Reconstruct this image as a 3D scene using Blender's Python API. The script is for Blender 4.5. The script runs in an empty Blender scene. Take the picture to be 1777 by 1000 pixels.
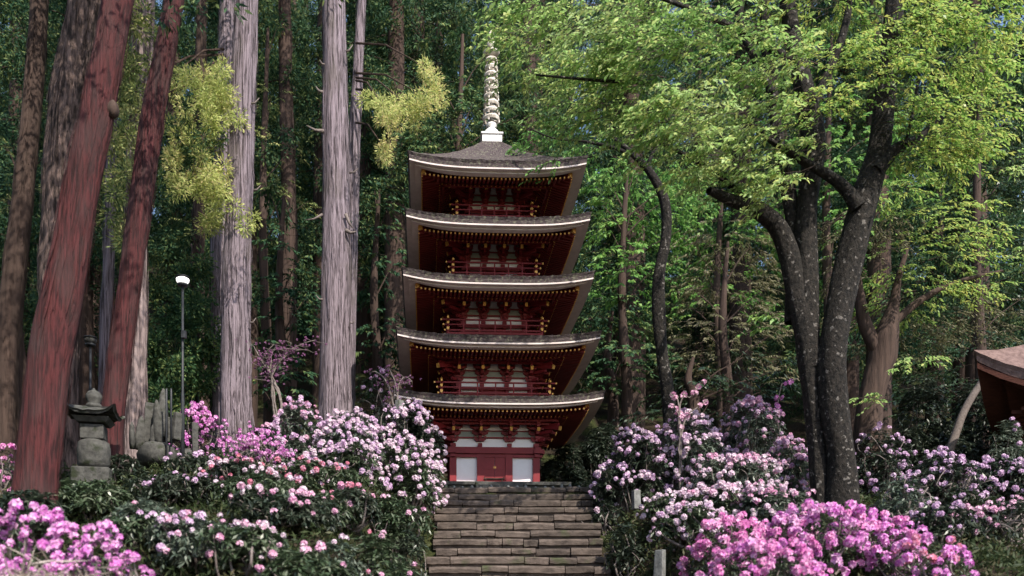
import bpy, math, random
import numpy as np
from mathutils import Vector
random.seed(7); rng = np.random.default_rng(7)
R = math.radians
SC = bpy.context.scene
COL = SC.collection
# ------------------------------------------------------------------ camera, sky, sun
FPX, CX, HY, CAMZ = 1420.0, 802.0, 1090.0, 1.6      # focal length and principal point of the photograph, in its pixels
cam = bpy.data.cameras.new('camera'); camo = bpy.data.objects.new('camera', cam); COL.objects.link(camo)
cam.sensor_width = 36; cam.lens = FPX / 1777 * 36
cam.shift_x = (888.5 - CX) / 1777; cam.shift_y = (HY - 500) / 1777
cam.dof.use_dof = True; cam.dof.focus_distance = 19; cam.dof.aperture_fstop = .8
cam.clip_start = .1; cam.clip_end = 600
camo.location = (0, 0, CAMZ); camo.rotation_euler = (R(90), 0, 0)
SC.camera = camo
SUN_EL, SUN_AZ = 43.0, 148.0                         # azimuth clockwise from +Y
W = bpy.data.worlds.new('World'); SC.world = W; W.use_nodes = True
nt = W.node_tree; bg = nt.nodes['Background']
sky = nt.nodes.new('ShaderNodeTexSky'); sky.sky_type = 'NISHITA'; sky.sun_disc = False
sky.sun_elevation = R(SUN_EL); sky.sun_rotation = R(SUN_AZ)
nt.links.new(sky.outputs[0], bg.inputs[0]); bg.inputs[1].default_value = .15
sl = bpy.data.lights.new('sun', 'SUN'); sl.energy = 3.9; sl.angle = R(.5); sl.color = (1, .93, .80)
so = bpy.data.objects.new('sun', sl); COL.objects.link(so)
sd = Vector((math.sin(R(SUN_AZ)) * math.cos(R(SUN_EL)), math.cos(R(SUN_AZ)) * math.cos(R(SUN_EL)), math.sin(R(SUN_EL))))
so.rotation_euler = sd.to_track_quat('Z', 'Y').to_euler(); so.location = (20, -20, 40)
SC.view_settings.view_transform = 'Standard'; SC.view_settings.look = 'None'
SC.view_settings.exposure = 0.85; SC.view_settings.gamma = 1.0
SC.render.engine = 'CYCLES'
SC.cycles.max_bounces = 6; SC.cycles.diffuse_bounces = 3; SC.cycles.glossy_bounces = 2; SC.cycles.transmission_bounces = 3
SC.cycles.transparent_max_bounces = 4

def P(px, py, Y):                                    # a point of the photograph at depth Y (metres)
    return Vector(((px - CX) / FPX * Y, Y, CAMZ + (HY - py) / FPX * Y))

# ------------------------------------------------------------------ materials
def newmat(name):
    m = bpy.data.materials.new(name); m.use_nodes = True
    return m, m.node_tree, m.node_tree.nodes['Principled BSDF'], m.node_tree.nodes['Material Output']
def N(t, typ, **kw):
    n = t.nodes.new(typ)
    for k, v in kw.items(): setattr(n, k, v)
    return n
def ramp(t, cols, pos=None):
    n = t.nodes.new('ShaderNodeValToRGB'); e = n.color_ramp.elements
    pos = pos or [i / (len(cols) - 1) for i in range(len(cols))]
    while len(e) < len(cols): e.new(.5)
    for i, c in enumerate(cols):
        e[i].position = pos[i]; e[i].color = (*c, 1)
    return n
def leafmat(name, cols, trans=.35, rough=.5, spec=.4, pscale=.6):
    m, t, b, o = newmat(name)
    g = N(t, 'ShaderNodeNewGeometry'); tc = N(t, 'ShaderNodeTexCoord')
    no = N(t, 'ShaderNodeTexNoise'); no.inputs['Scale'].default_value = pscale; no.inputs['Detail'].default_value = 1
    t.links.new(tc.outputs['Object'], no.inputs['Vector'])
    ad = N(t, 'ShaderNodeMath', operation='MULTIPLY_ADD'); ad.inputs[1].default_value = 1.3; ad.inputs[2].default_value = -.65 + 0.0
    t.links.new(no.outputs[0], ad.inputs[0])
    a2 = N(t, 'ShaderNodeMath', operation='ADD'); t.links.new(ad.outputs[0], a2.inputs[0]); t.links.new(g.outputs['Random Per Island'], a2.inputs[1])
    r = ramp(t, cols); t.links.new(a2.outputs[0], r.inputs[0])
    t.links.new(r.outputs[0], b.inputs['Base Color'])
    b.inputs['Roughness'].default_value = rough; b.inputs['Specular IOR Level'].default_value = spec
    tr = N(t, 'ShaderNodeBsdfTranslucent'); t.links.new(r.outputs[0], tr.inputs[0])
    mx = N(t, 'ShaderNodeMixShader'); mx.inputs[0].default_value = trans
    t.links.new(b.outputs[0], mx.inputs[1]); t.links.new(tr.outputs[0], mx.inputs[2]); t.links.new(mx.outputs[0], o.inputs[0])
    return m
def woodmat(name, c1, c2, sc=(3, 3, 3), rough=.6, bump=.3, spec=.3, island=0.0, detail=6, pos=(.3, .7), c3=None, c3scale=3, c3lo=.55, c3hi=.68, bd=.03):
    m, t, b, o = newmat(name)
    tc = N(t, 'ShaderNodeTexCoord'); mp = N(t, 'ShaderNodeMapping'); mp.inputs['Scale'].default_value = sc
    t.links.new(tc.outputs['Object'], mp.inputs[0])
    no = N(t, 'ShaderNodeTexNoise'); no.inputs['Scale'].default_value = 1; no.inputs['Detail'].default_value = detail; no.inputs['Roughness'].default_value = .65
    t.links.new(mp.outputs[0], no.inputs['Vector'])
    r = ramp(t, [c1, c2], list(pos)); t.links.new(no.outputs[0], r.inputs[0]); out = r.outputs[0]
    if island:
        g = N(t, 'ShaderNodeNewGeometry'); mr = N(t, 'ShaderNodeMapRange'); mr.inputs[3].default_value = 1 - island; mr.inputs[4].default_value = 1 + island
        t.links.new(g.outputs['Random Per Island'], mr.inputs[0])
        mm = N(t, 'ShaderNodeMix', data_type='RGBA', blend_type='MULTIPLY'); mm.inputs[0].default_value = 1
        t.links.new(out, mm.inputs[6]); t.links.new(mr.outputs[0], mm.inputs[7]); out = mm.outputs[2]
    if c3:
        n2 = N(t, 'ShaderNodeTexNoise'); n2.inputs['Scale'].default_value = c3scale; n2.inputs['Detail'].default_value = 5
        mp2 = N(t, 'ShaderNodeMapping'); mp2.inputs['Scale'].default_value = (1, 1, .35 if sc[2] < 2.5 else 1); t.links.new(tc.outputs['Object'], mp2.inputs[0]); t.links.new(mp2.outputs[0], n2.inputs['Vector'])
        mr2 = N(t, 'ShaderNodeMapRange'); mr2.inputs[1].default_value = c3lo; mr2.inputs[2].default_value = c3hi; t.links.new(n2.outputs[0], mr2.inputs[0])
        mm = N(t, 'ShaderNodeMix', data_type='RGBA'); t.links.new(mr2.outputs[0], mm.inputs[0])
        t.links.new(out, mm.inputs[6]); mm.inputs[7].default_value = (*c3, 1); out = mm.outputs[2]
    t.links.new(out, b.inputs['Base Color'])
    b.inputs['Roughness'].default_value = rough; b.inputs['Specular IOR Level'].default_value = spec
    if bump:
        bp = N(t, 'ShaderNodeBump'); bp.inputs['Strength'].default_value = bump; bp.inputs['Distance'].default_value = bd
        t.links.new(no.outputs[0], bp.inputs['Height']); t.links.new(bp.outputs[0], b.inputs['Normal'])
    return m
M = {}
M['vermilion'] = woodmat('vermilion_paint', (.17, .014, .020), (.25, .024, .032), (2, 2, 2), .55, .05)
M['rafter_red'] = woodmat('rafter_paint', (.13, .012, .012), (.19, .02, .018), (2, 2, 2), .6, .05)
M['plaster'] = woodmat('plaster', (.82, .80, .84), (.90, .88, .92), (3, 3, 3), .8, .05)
M['plaster_grey'] = woodmat('weathered_plaster', (.26, .29, .27), (.38, .41, .38), (4, 4, 4), .8, .05)  # upper plaster in shadow, its shade put into the grey
M['gold'] = woodmat('gilt_metal', (.62, .30, .07), (.80, .45, .12), (5, 5, 5), .35, 0)
for k in ('gold',): M[k].node_tree.nodes['Principled BSDF'].inputs['Metallic'].default_value = .35
M['white_metal'] = woodmat('pale_finial', (.60, .58, .58), (.80, .78, .78), (6, 6, 6), .45, .1)
M['finial_metal'] = woodmat('weathered_finial', (.34, .29, .24), (.70, .64, .58), (9, 9, 9), .5, .2, pos=(.35, .6))
M['bark_roof'] = woodmat('cypress_bark', (.040, .030, .032), (.095, .072, .076), (9, 9, 26), .95, .8, c3=(.16, .155, .115), c3scale=17, c3lo=.52, c3hi=.70)
M['eave_board'] = woodmat('eave_board', (.55, .46, .45), (.70, .61, .59), (4, 4, 4), .7, .1)
M['hall_roof'] = woodmat('hall_bark', (.10, .062, .058), (.24, .16, .15), (9, 9, 9), .9, .6)
M['hall_eave'] = woodmat('hall_eave', (.07, .024, .018), (.13, .045, .032), (6, 6, 40), .8, .5)
M['dark_wood'] = woodmat('dark_wood', (.05, .02, .018), (.09, .04, .03), (5, 5, 5), .7, .1)
M['stair_stone'] = woodmat('stair_stone', (.036, .027, .023), (.125, .096, .082), (5, 5, 9), .85, .9, island=.3, c3=(.055, .060, .030), c3scale=2.2, c3lo=.58, c3hi=.72)
M['stone'] = woodmat('lantern_stone', (.032, .031, .030), (.105, .102, .095), (9, 9, 9), .9, .7, c3=(.022, .027, .014), c3scale=5)
M['pale_stone'] = woodmat('pale_stone', (.10, .10, .098), (.24, .24, .235), (9, 9, 9), .9, .5, c3=(.12, .13, .08), c3scale=6)
M['lamp_metal'] = woodmat('dark_metal', (.02, .022, .025), (.04, .042, .05), (9, 9, 9), .45, 0)
m, t, b, o = newmat('lamp_glass'); b.inputs['Base Color'].default_value = (.8, .8, .78, 1); b.inputs['Emission Color'].default_value = (1, .95, .9, 1); b.inputs['Emission Strength'].default_value = .9; M['lamp_glass'] = m
M['bark_red'] = woodmat('red_cedar_bark', (.026, .008, .009), (.088, .021, .023), (24, 24, 1.1), .8, .9, detail=9, pos=(.40, .58), bd=.05, c3=(.055, .032, .032), c3scale=3.5, c3lo=.45, c3hi=.75)
M['bark_grey'] = woodmat('grey_cedar_bark', (.045, .034, .040), (.29, .235, .275), (26, 26, .9), .9, 1.0, detail=10, pos=(.40, .55), bd=.09, c3=(.12, .10, .09), c3scale=1.3, c3lo=.55, c3hi=.72)
M['bark_pale'] = woodmat('pale_cedar_bark', (.050, .034, .034), (.34, .26, .255), (13, 13, 1.0), .9, 1.0, detail=9, pos=(.38, .56), bd=.10)
M['bark_rough'] = woodmat('rough_cedar_bark', (.025, .017, .015), (.21, .145, .13), (13, 13, 2.2), .9, 1.0, detail=9, pos=(.40, .60), bd=.12)
M['bark_brown'] = woodmat('brown_cedar_bark', (.030, .020, .017), (.09, .058, .048), (12, 12, .8), .95, .9, detail=6)
M['bark_dark'] = woodmat('mossy_cherry_bark', (.004, .003, .0028), (.030, .024, .020), (16, 16, 11), .85, 1.0, detail=9, pos=(.4, .66), c3=(.15, .135, .125), c3scale=13, c3lo=.61, c3hi=.67, bd=.06)
M['twig_dark'] = woodmat('dark_twig', (.03, .022, .018), (.07, .05, .04), (20, 20, 20), .9, 0)
M['twig'] = woodmat('twig_bark', (.10, .08, .075), (.24, .20, .19), (20, 20, 20), .9, .2)
M['maple_leaf'] = leafmat('maple_leaf', [(.18, .32, .08), (.32, .50, .15), (.44, .62, .22), (.56, .60, .20), (.46, .60, .28)], .48, .4)
M['maple_leaf_yellow'] = leafmat('maple_leaf_yellow', [(.15, .29, .06), (.29, .46, .10), (.42, .58, .15), (.54, .53, .14), (.34, .50, .14)], .48, .4)
M['spring_leaf'] = leafmat('spring_leaf', [(.06, .17, .04), (.13, .30, .07), (.21, .40, .10), (.28, .42, .11)], .4, .5)
M['olive_leaf'] = leafmat('olive_leaf', [(.09, .10, .04), (.15, .15, .07), (.20, .18, .10), (.16, .14, .10)], .35, .6)
M['cedar_leaf'] = leafmat('cedar_leaf', [(.016, .050, .028), (.030, .085, .042), (.055, .115, .050), (.17, .21, .07)], .25, .65, .25, .25)  # last stop scatters painted sun flecks among the dark leaves
M['cedar_light'] = leafmat('cedar_light', [(.03, .08, .038), (.06, .13, .055), (.11, .18, .065), (.26, .30, .10)], .3, .65, .25, .3)  # yellow-green end of the ramp paints sunlit patches too
M['cedar_yellow'] = leafmat('cedar_yellow', [(.34, .42, .12), (.54, .60, .20), (.68, .70, .28), (.70, .58, .28)], .5, .6)  # yellowish fresh growth, brightened in colour to look sunlit
M['cedar_sunlit'] = leafmat('fresh_cedar_leaf', [(.06, .10, .04), (.16, .22, .07), (.34, .38, .13), (.48, .46, .20)], .4, .6, .3, .5)  # fresh green with sunlight painted into the paler stops
M['dark_leaf'] = leafmat('evergreen_leaf', [(.010, .022, .012), (.018, .040, .018), (.034, .065, .026), (.05, .08, .04)], .2, .35, .5)
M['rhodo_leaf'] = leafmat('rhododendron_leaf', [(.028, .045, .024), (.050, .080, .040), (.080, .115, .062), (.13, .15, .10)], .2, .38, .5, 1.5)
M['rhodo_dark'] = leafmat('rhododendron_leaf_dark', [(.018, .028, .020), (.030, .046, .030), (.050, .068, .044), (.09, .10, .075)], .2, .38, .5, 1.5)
M['silver_leaf'] = leafmat('silver_leaf', [(.05, .075, .055), (.09, .12, .09), (.14, .17, .13), (.20, .22, .18)], .2, .4, .5, 1.5)
M['moss_leaf'] = leafmat('groundcover_leaf', [(.020, .034, .012), (.036, .056, .020), (.060, .080, .030), (.09, .075, .04)], .25, .6, .3, .8)
M['tan_leaf'] = leafmat('bamboo_grass_leaf', [(.20, .16, .13), (.33, .27, .24), (.45, .38, .36)], .2, .6)
def fl(name, cols): return leafmat(name, cols, .3, .6, .2, 5)
M['fl_white'] = fl('blossom_white_pink', [(.66, .46, .60), (.78, .62, .72), (.86, .76, .82), (.72, .48, .66)])
M['fl_lilac'] = fl('blossom_lilac', [(.50, .30, .52), (.62, .40, .62), (.74, .54, .72), (.82, .68, .80)])
M['fl_pink'] = fl('blossom_pink', [(.62, .26, .46), (.72, .38, .56), (.80, .50, .66), (.84, .64, .74)])
M['fl_coral'] = fl('blossom_coral', [(.58, .14, .22), (.66, .22, .32), (.74, .34, .46), (.70, .45, .62)])
M['fl_magenta'] = fl('blossom_magenta', [(.52, .12, .46), (.66, .22, .58), (.78, .38, .70), (.86, .56, .78)])
M['fl_hot'] = fl('blossom_hot_pink', [(.56, .12, .40), (.70, .24, .52), (.80, .38, .64), (.86, .54, .74)])
M['fl_purple'] = fl('blossom_purple', [(.16, .06, .14), (.24, .09, .20), (.32, .14, .28), (.40, .22, .36)])
def groundmat():
    m, t, b, o = newmat('forest_floor')
    tc = N(t, 'ShaderNodeTexCoord'); n1 = N(t, 'ShaderNodeTexNoise'); n1.inputs['Scale'].default_value = 1.1; n1.inputs['Detail'].default_value = 9
    n2 = N(t, 'ShaderNodeTexNoise'); n2.inputs['Scale'].default_value = 26; n2.inputs['Detail'].default_value = 5
    t.links.new(tc.outputs['Object'], n1.inputs['Vector']); t.links.new(tc.outputs['Object'], n2.inputs['Vector'])
    r = ramp(t, [(.025, .020, .014), (.050, .038, .028), (.035, .045, .018), (.055, .062, .024)], [.3, .47, .56, .7]); t.links.new(n1.outputs[0], r.inputs[0])
    r2 = ramp(t, [(.45, .45, .45), (1.25, 1.2, 1.15)], [.35, .65]); t.links.new(n2.outputs[0], r2.inputs[0])
    mm = N(t, 'ShaderNodeMix', data_type='RGBA', blend_type='MULTIPLY'); mm.inputs[0].default_value = 1
    t.links.new(r.outputs[0], mm.inputs[6]); t.links.new(r2.outputs[0], mm.inputs[7]); t.links.new(mm.outputs[2], b.inputs['Base Color'])
    b.inputs['Roughness'].default_value = 1; b.inputs['Specular IOR Level'].default_value = .1
    bp = N(t, 'ShaderNodeBump'); bp.inputs['Distance'].default_value = .06; bp.inputs['Strength'].default_value = 1
    t.links.new(n2.outputs[0], bp.inputs['Height']); t.links.new(bp.outputs[0], b.inputs['Normal'])
    return m
M['ground'] = groundmat()

# ------------------------------------------------------------------ helpers
def link(name, me, parent=None):
    o = bpy.data.objects.new(name, me); COL.objects.link(o)
    if parent: o.parent = parent
    return o
def npmesh(name, v, f, mat, parent=None, smooth=False):
    v = np.asarray(v, np.float32).reshape(-1, 3); f = np.asarray(f, np.int32); k = f.shape[1]
    me = bpy.data.meshes.new(name)
    me.vertices.add(len(v)); me.vertices.foreach_set('co', v.ravel())
    me.loops.add(f.size); me.loops.foreach_set('vertex_index', f.ravel())
    me.polygons.add(len(f)); me.polygons.foreach_set('loop_start', np.arange(0, f.size, k, dtype=np.int32))
    if smooth: me.polygons.foreach_set('use_smooth', np.ones(len(f), bool))
    me.materials.append(mat); me.update(calc_edges=True); me.validate()
    return link(name, me, parent)
class MB:
    def __init__(s): s.v = []; s.f = []
    def add(s, vs, fs):
        n = len(s.v); s.v += [tuple(p) for p in vs]; s.f += [tuple(n + i for i in q) for q in fs]
    def box(s, c, d, rz=0, top=(1, 1), jit=0):       # c centre, d full sizes, top scale of the upper face
        vs = []
        for z in (-1, 1):
            for x, y in ((-1, -1), (1, -1), (1, 1), (-1, 1)):
                k = top if z > 0 else (1, 1)
                X, Y = x * d[0] / 2 * k[0], y * d[1] / 2 * k[1]
                vs.append((c[0] + X * math.cos(rz) - Y * math.sin(rz) + random.uniform(-jit, jit), c[1] + X * math.sin(rz) + Y * math.cos(rz) + random.uniform(-jit, jit), c[2] + z * d[2] / 2 + random.uniform(-jit, jit)))
        s.add(vs, [(3, 2, 1, 0), (4, 5, 6, 7), (0, 1, 5, 4), (1, 2, 6, 5), (2, 3, 7, 6), (3, 0, 4, 7)])
    def bar(s, a, b, w, h, up=Vector((0, 0, 1))):    # rectangular bar from a to b
        a, b = Vector(a), Vector(b); d = (b - a).normalized(); x = d.cross(up).normalized(); y = x.cross(d)
        vs = [q + x * sx * w / 2 + y * sy * h / 2 for q in (a, b) for sx, sy in ((-1, -1), (1, -1), (1, 1), (-1, 1))]
        s.add(vs, [(3, 2, 1, 0), (4, 5, 6, 7), (0, 1, 5, 4), (1, 2, 6, 5), (2, 3, 7, 6), (3, 0, 4, 7)])
    def lathe(s, c, prof, n=16):                     # prof [(r, z)]
        vs = []; fs = []
        for r, z in prof:
            for i in range(n):
                a = 2 * math.pi * i / n; vs.append((c[0] + r * math.cos(a), c[1] + r * math.sin(a), c[2] + z))
        for j in range(len(prof) - 1):
            for i in range(n): fs.append((j * n + i, j * n + (i + 1) % n, (j + 1) * n + (i + 1) % n, (j + 1) * n + i))
        fs.append(tuple(range(n))[::-1]); fs.append(tuple((len(prof) - 1) * n + i for i in range(n)))
        s.add(vs, fs)
    def tube(s, pts, rad, n=6):
        pts = [Vector(p) for p in pts]; vs = []; fs = []
        for i, p in enumerate(pts):
            d = (pts[min(i + 1, len(pts) - 1)] - pts[max(i - 1, 0)]).normalized()
            x = d.cross(Vector((.3, .9, .1))).normalized(); y = d.cross(x)
            for k in range(n):
                a = 2 * math.pi * k / n; vs.append(p + (x * math.cos(a) + y * math.sin(a)) * rad[i])
        for j in range(len(pts) - 1):
            for i in range(n): fs.append((j * n + i, j * n + (i + 1) % n, (j + 1) * n + (i + 1) % n, (j + 1) * n + i))
        fs.append(tuple(range(n))[::-1]); fs.append(tuple((len(pts) - 1) * n + i for i in range(n)))
        s.add(vs, fs)
    def build(s, name, mat, parent=None, smooth=False, bevel=0):
        me = bpy.data.meshes.new(name); me.from_pydata(s.v, [], s.f); me.materials.append(mat)
        if smooth: me.polygons.foreach_set('use_smooth', [True] * len(me.polygons))
        me.update(); o = link(name, me, parent)
        if bevel:
            b = o.modifiers.new('bevel', 'BEVEL'); b.width = bevel; b.segments = 2
        return o
def tag(o, label=None, cat=None, group=None, kind=None):
    if label: o['label'] = label
    if cat: o['category'] = cat
    if group: o['group'] = group
    if kind: o['kind'] = kind
    return o
def empty(name, loc, label, cat, group=None, rz=0):
    o = bpy.data.objects.new(name, None); COL.objects.link(o); o.location = loc; o.rotation_euler = (0, 0, rz); o.empty_display_size = .2
    return tag(o, label, cat, group)
def copy_tree(o, parent=None):
    c = o.copy(); COL.objects.link(c); c.parent = parent
    for ch in list(o.children): copy_tree(ch, c)
    return c
def unit(v): return v / (np.linalg.norm(v, axis=1, keepdims=True) + 1e-9)
def leaves(p, d, L, w, up=None, upmix=.5, fold=.25):
    """kite-shaped folded leaves: base points p, directions d, lengths L, widths w"""
    n = len(p); d = unit(d); L = np.broadcast_to(L, (n,))[:, None]; w = np.broadcast_to(w, (n,))[:, None]
    r = unit(rng.normal(size=(n, 3)))
    if up is not None: r = unit(r * (1 - upmix) + np.array(up) * upmix)
    s = unit(np.cross(d, r)); nn = np.cross(s, d)
    v = np.stack([p, p + d * L * .45 + s * w * .5 + nn * w * fold, p + d * L, p + d * L * .45 - s * w * .5 + nn * w * fold], 1).reshape(-1, 3)
    return v, np.arange(4 * n).reshape(-1, 4)
def fib(n, zmin=-1.0):
    i = np.arange(n) + .5; z = zmin + (1 - zmin) * i / n; a = i * 2.399963
    r = np.sqrt(np.maximum(0, 1 - z * z)); return np.stack([r * np.cos(a), r * np.sin(a), z], 1)
def cat(parts):
    vs = []; fs = []; k = 0
    for v, f in parts: vs.append(v); fs.append(f + k); k += len(v)
    return np.concatenate(vs), np.concatenate(fs)
def smooth01(x): x = np.clip(x, 0, 1); return x * x * (3 - 2 * x)
def spline(pts, rad, step):
    pts = [np.array(p, float) for p in pts]; out = []; ro = []
    for i in range(len(pts) - 1):
        p0 = pts[max(i - 1, 0)]; p1 = pts[i]; p2 = pts[i + 1]; p3 = pts[min(i + 2, len(pts) - 1)]
        n = max(2, int(np.linalg.norm(p2 - p1) / step))
        for k in range(n):
            t = k / n
            out.append(.5 * ((2 * p1) + (-p0 + p2) * t + (2 * p0 - 5 * p1 + 4 * p2 - p3) * t * t + (-p0 + 3 * p1 - 3 * p2 + p3) * t ** 3)); ro.append(rad[i] * (1 - t) + rad[i + 1] * t)
    out.append(pts[-1]); ro.append(rad[-1]); return np.array(out), np.array(ro)
def limb(pts, rad, seg=18, step=.16, flute=.05, lump=.03, flare=0, seed=0):
    """tapered, fluted bark surface along a spline -> verts, quads"""
    c, r = spline(pts, rad, step); n = len(c); g = np.random.default_rng(seed + 11)
    d = np.gradient(c, axis=0); d = unit(d); ref = np.array([0, 1, 0.0]); x = unit(np.cross(d, ref)); y = np.cross(d, x)
    a = np.linspace(0, 2 * np.pi, seg, endpoint=False); h = np.arange(n) * step
    f = np.ones((n, seg))
    for k in (3, 4, 5, 7, 9): f += flute * g.uniform(.3, 1) / (1 + .12 * k) * np.sin(k * a[None] + g.uniform(0, 6.28) + g.uniform(-.25, .25) * h[:, None] + .6 * np.sin(h[:, None] * g.uniform(.3, .8)))
    for q in range(4): f += lump * np.sin(h[:, None] * g.uniform(.8, 3.5) + g.uniform(0, 6.28) + (q % 3) * a[None])
    f += g.normal(0, flute * .18, (n, seg))
    if flare: f *= 1 + flare * np.exp(-h / .55)[:, None] * (1 + .35 * np.sin(5 * a[None] + seed))
    rr = r[:, None] * f
    v = c[:, None] + (x[:, None] * np.cos(a)[None, :, None] + y[:, None] * np.sin(a)[None, :, None]) * rr[..., None]
    v = v.reshape(-1, 3); i = np.arange(n - 1)[:, None] * seg; j = np.arange(seg)[None]; j2 = (j + 1) % seg
    q = np.stack([i + j, i + j2, i + seg + j2, i + seg + j], -1).reshape(-1, 4)
    k = len(v); tip = np.vstack([v, c[-1]]); e = (n - 1) * seg
    cap = np.stack([e + np.arange(0, seg), e + (np.arange(seg) + 1) % seg, np.full(seg, k), np.full(seg, k)], -1)
    return tip, q
# ------------------------------------------------------------------ terrain
SY, SZ, SX, SHW = 18.2, 4.74, 1.24, 1.63           # top edge of the stairs
RISE, RUN = .2013, .327
def xc(y): return SX + (np.clip(y, 0, 40) - SY) * .0611
GL = ([0, 5, 7, 8.5, 10, 12, 14, 17, 20, 26, 32, 45, 80, 130], [0, .2, .75, 1.45, 2.2, 3.15, 3.95, 4.8, 5.5, 6.2, 9, 17, 40, 52])
GR = ([0, 5, 7, 8.5, 10, 12, 15, 18, 22, 28, 34, 45, 80, 130], [0, .2, .7, 1.3, 1.95, 2.75, 3.6, 4.3, 4.75, 5.3, 8, 14, 36, 50])
def gz(x, y):
    x = np.asarray(x, float); y = np.asarray(y, float)
    s = np.clip((y - (SY - SZ / RISE * RUN)) / (SZ / RISE * RUN), 0, 1) * SZ
    hill = np.interp(y, [26, 32, 45, 80, 130], [0, 3, 11, 34, 48]); s = s + hill
    left = x < xc(y); bank = np.where(left, np.interp(y, *GL), np.interp(y, *GR))
    hw = SHW + .05 + smooth01((y - 17.9) / 1.4) * np.where(left, 1.0, 1.7)
    b = smooth01((np.abs(x - xc(y)) - hw) / 1.1)
    inside = s - .34 * (y < SY) * (y > 10)
    n = .10 * np.sin(x * 1.3 + .5 * y) + .07 * np.sin(x * 2.9 - y * 1.7) + .05 * np.sin(y * 3.7 + x)
    return inside * (1 - b) + (bank + n * smooth01((y - 4) / 3)) * b
xs = np.unique(np.concatenate([np.arange(-90, -14, 3), np.arange(-14, 16, .22), np.arange(16, 95, 3)]))
ys = np.unique(np.concatenate([np.arange(-30, 4, 3), np.arange(4, 30, .22), np.arange(30, 133, 3)]))
X, Y = np.meshgrid(xs, ys); Z = gz(X, Y); nx = len(xs)
i = np.arange(len(ys) - 1)[:, None] * nx; j = np.arange(nx - 1)[None]
tag(npmesh('ground', np.stack([X, Y, Z], -1), np.stack([i + j, i + j + 1, i + nx + j + 1, i + nx + j], -1).reshape(-1, 4), M['ground'], smooth=True), 'sloping forest floor of dark earth and moss', 'ground', kind='structure')

# ------------------------------------------------------------------ stone stairs
st = empty('stone_staircase', (float(xc(10.6)), 10.6, 0), 'broad flight of worn brown stone steps climbing to the pagoda', 'stairs')
inv = Vector(st.location)
nst = int(SZ / RISE) + 1
for k in range(nst):
    zt = SZ - k * RISE; yf = SY - k * RUN
    if zt < .1: break
    mb = MB(); x = -SHW + random.uniform(-.12, .06); endx = SHW + random.uniform(-.05, .1)
    while x < endx - .05:
        L = min(random.choice([.35, .5, .7, .9, 1.2]) * random.uniform(.8, 1.2), endx - x)
        if endx - x - L < .2: L = endx - x
        h = RISE * random.uniform(.86, 1.0); c = xc(yf) + x + L / 2; dy = random.uniform(-.02, .035); dz = random.uniform(-.016, .016)
        x0, x1 = c - L / 2 + .008, c + L / 2 - .008; ft = yf + dy; bt = yf + RUN + .1; zb = zt + dz; ch = random.uniform(.015, .04); lip = random.uniform(.115, .15)
        n = 4; vs = []
        for q in range(n + 1):                      # front profile with a rough chamfer, along the stone
            xx = x0 + (x1 - x0) * q / n; j1 = random.uniform(-.012, .012); j2 = random.uniform(-.010, .010)
            e = ch * (1.8 if q in (0, n) else 1)
            for (yy, zz) in ((ft + .075 + j1, zb - RISE), (ft + .06 + j1, zb - lip + j2 * .4), (ft + j1 + .006, zb - lip + .012 + j2), (ft + j1, zb - e * 1.1 + j2 * .4), (ft + e + j1, zb + j2 * .5), (bt, zb + j2 * .3), (bt, zb - RISE)):
                vs.append((xx - inv.x, yy - inv.y, zz - inv.z))
        fs = []
        for q in range(n):
            for w in range(6): a = q * 7 + w; fs.append((a, a + 7, a + 8, a + 1))
        fs.append(tuple(range(7))); fs.append(tuple(n * 7 + 6 - q for q in range(7))); mb.add(vs, fs)
        x += L
    mb.build('step', M['stair_stone'], st)
# edging stakes along the top of the flight
ed = empty('stake_edging', (SX, SY + .5, SZ), 'row of short pale stakes edging the top of the stone stairs', 'edging')
for k in range(17):
    mb = MB(); u = -1.62 + k * .205 + random.uniform(-.03, .03); h = random.uniform(.08, .15)
    mb.lathe((u, random.uniform(-.03, .03), 0), [(.038, -.15), (.036, h * .8), (.026, h), (.005, h + .012)], 8)
    mb.build('stake', M['pale_stone'], ed, True)
mb = MB(); mb.bar((-1.7, .03, .035), (1.75, .03, .035), .05, .05); mb.build('rail', M['stone'], ed)

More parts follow.
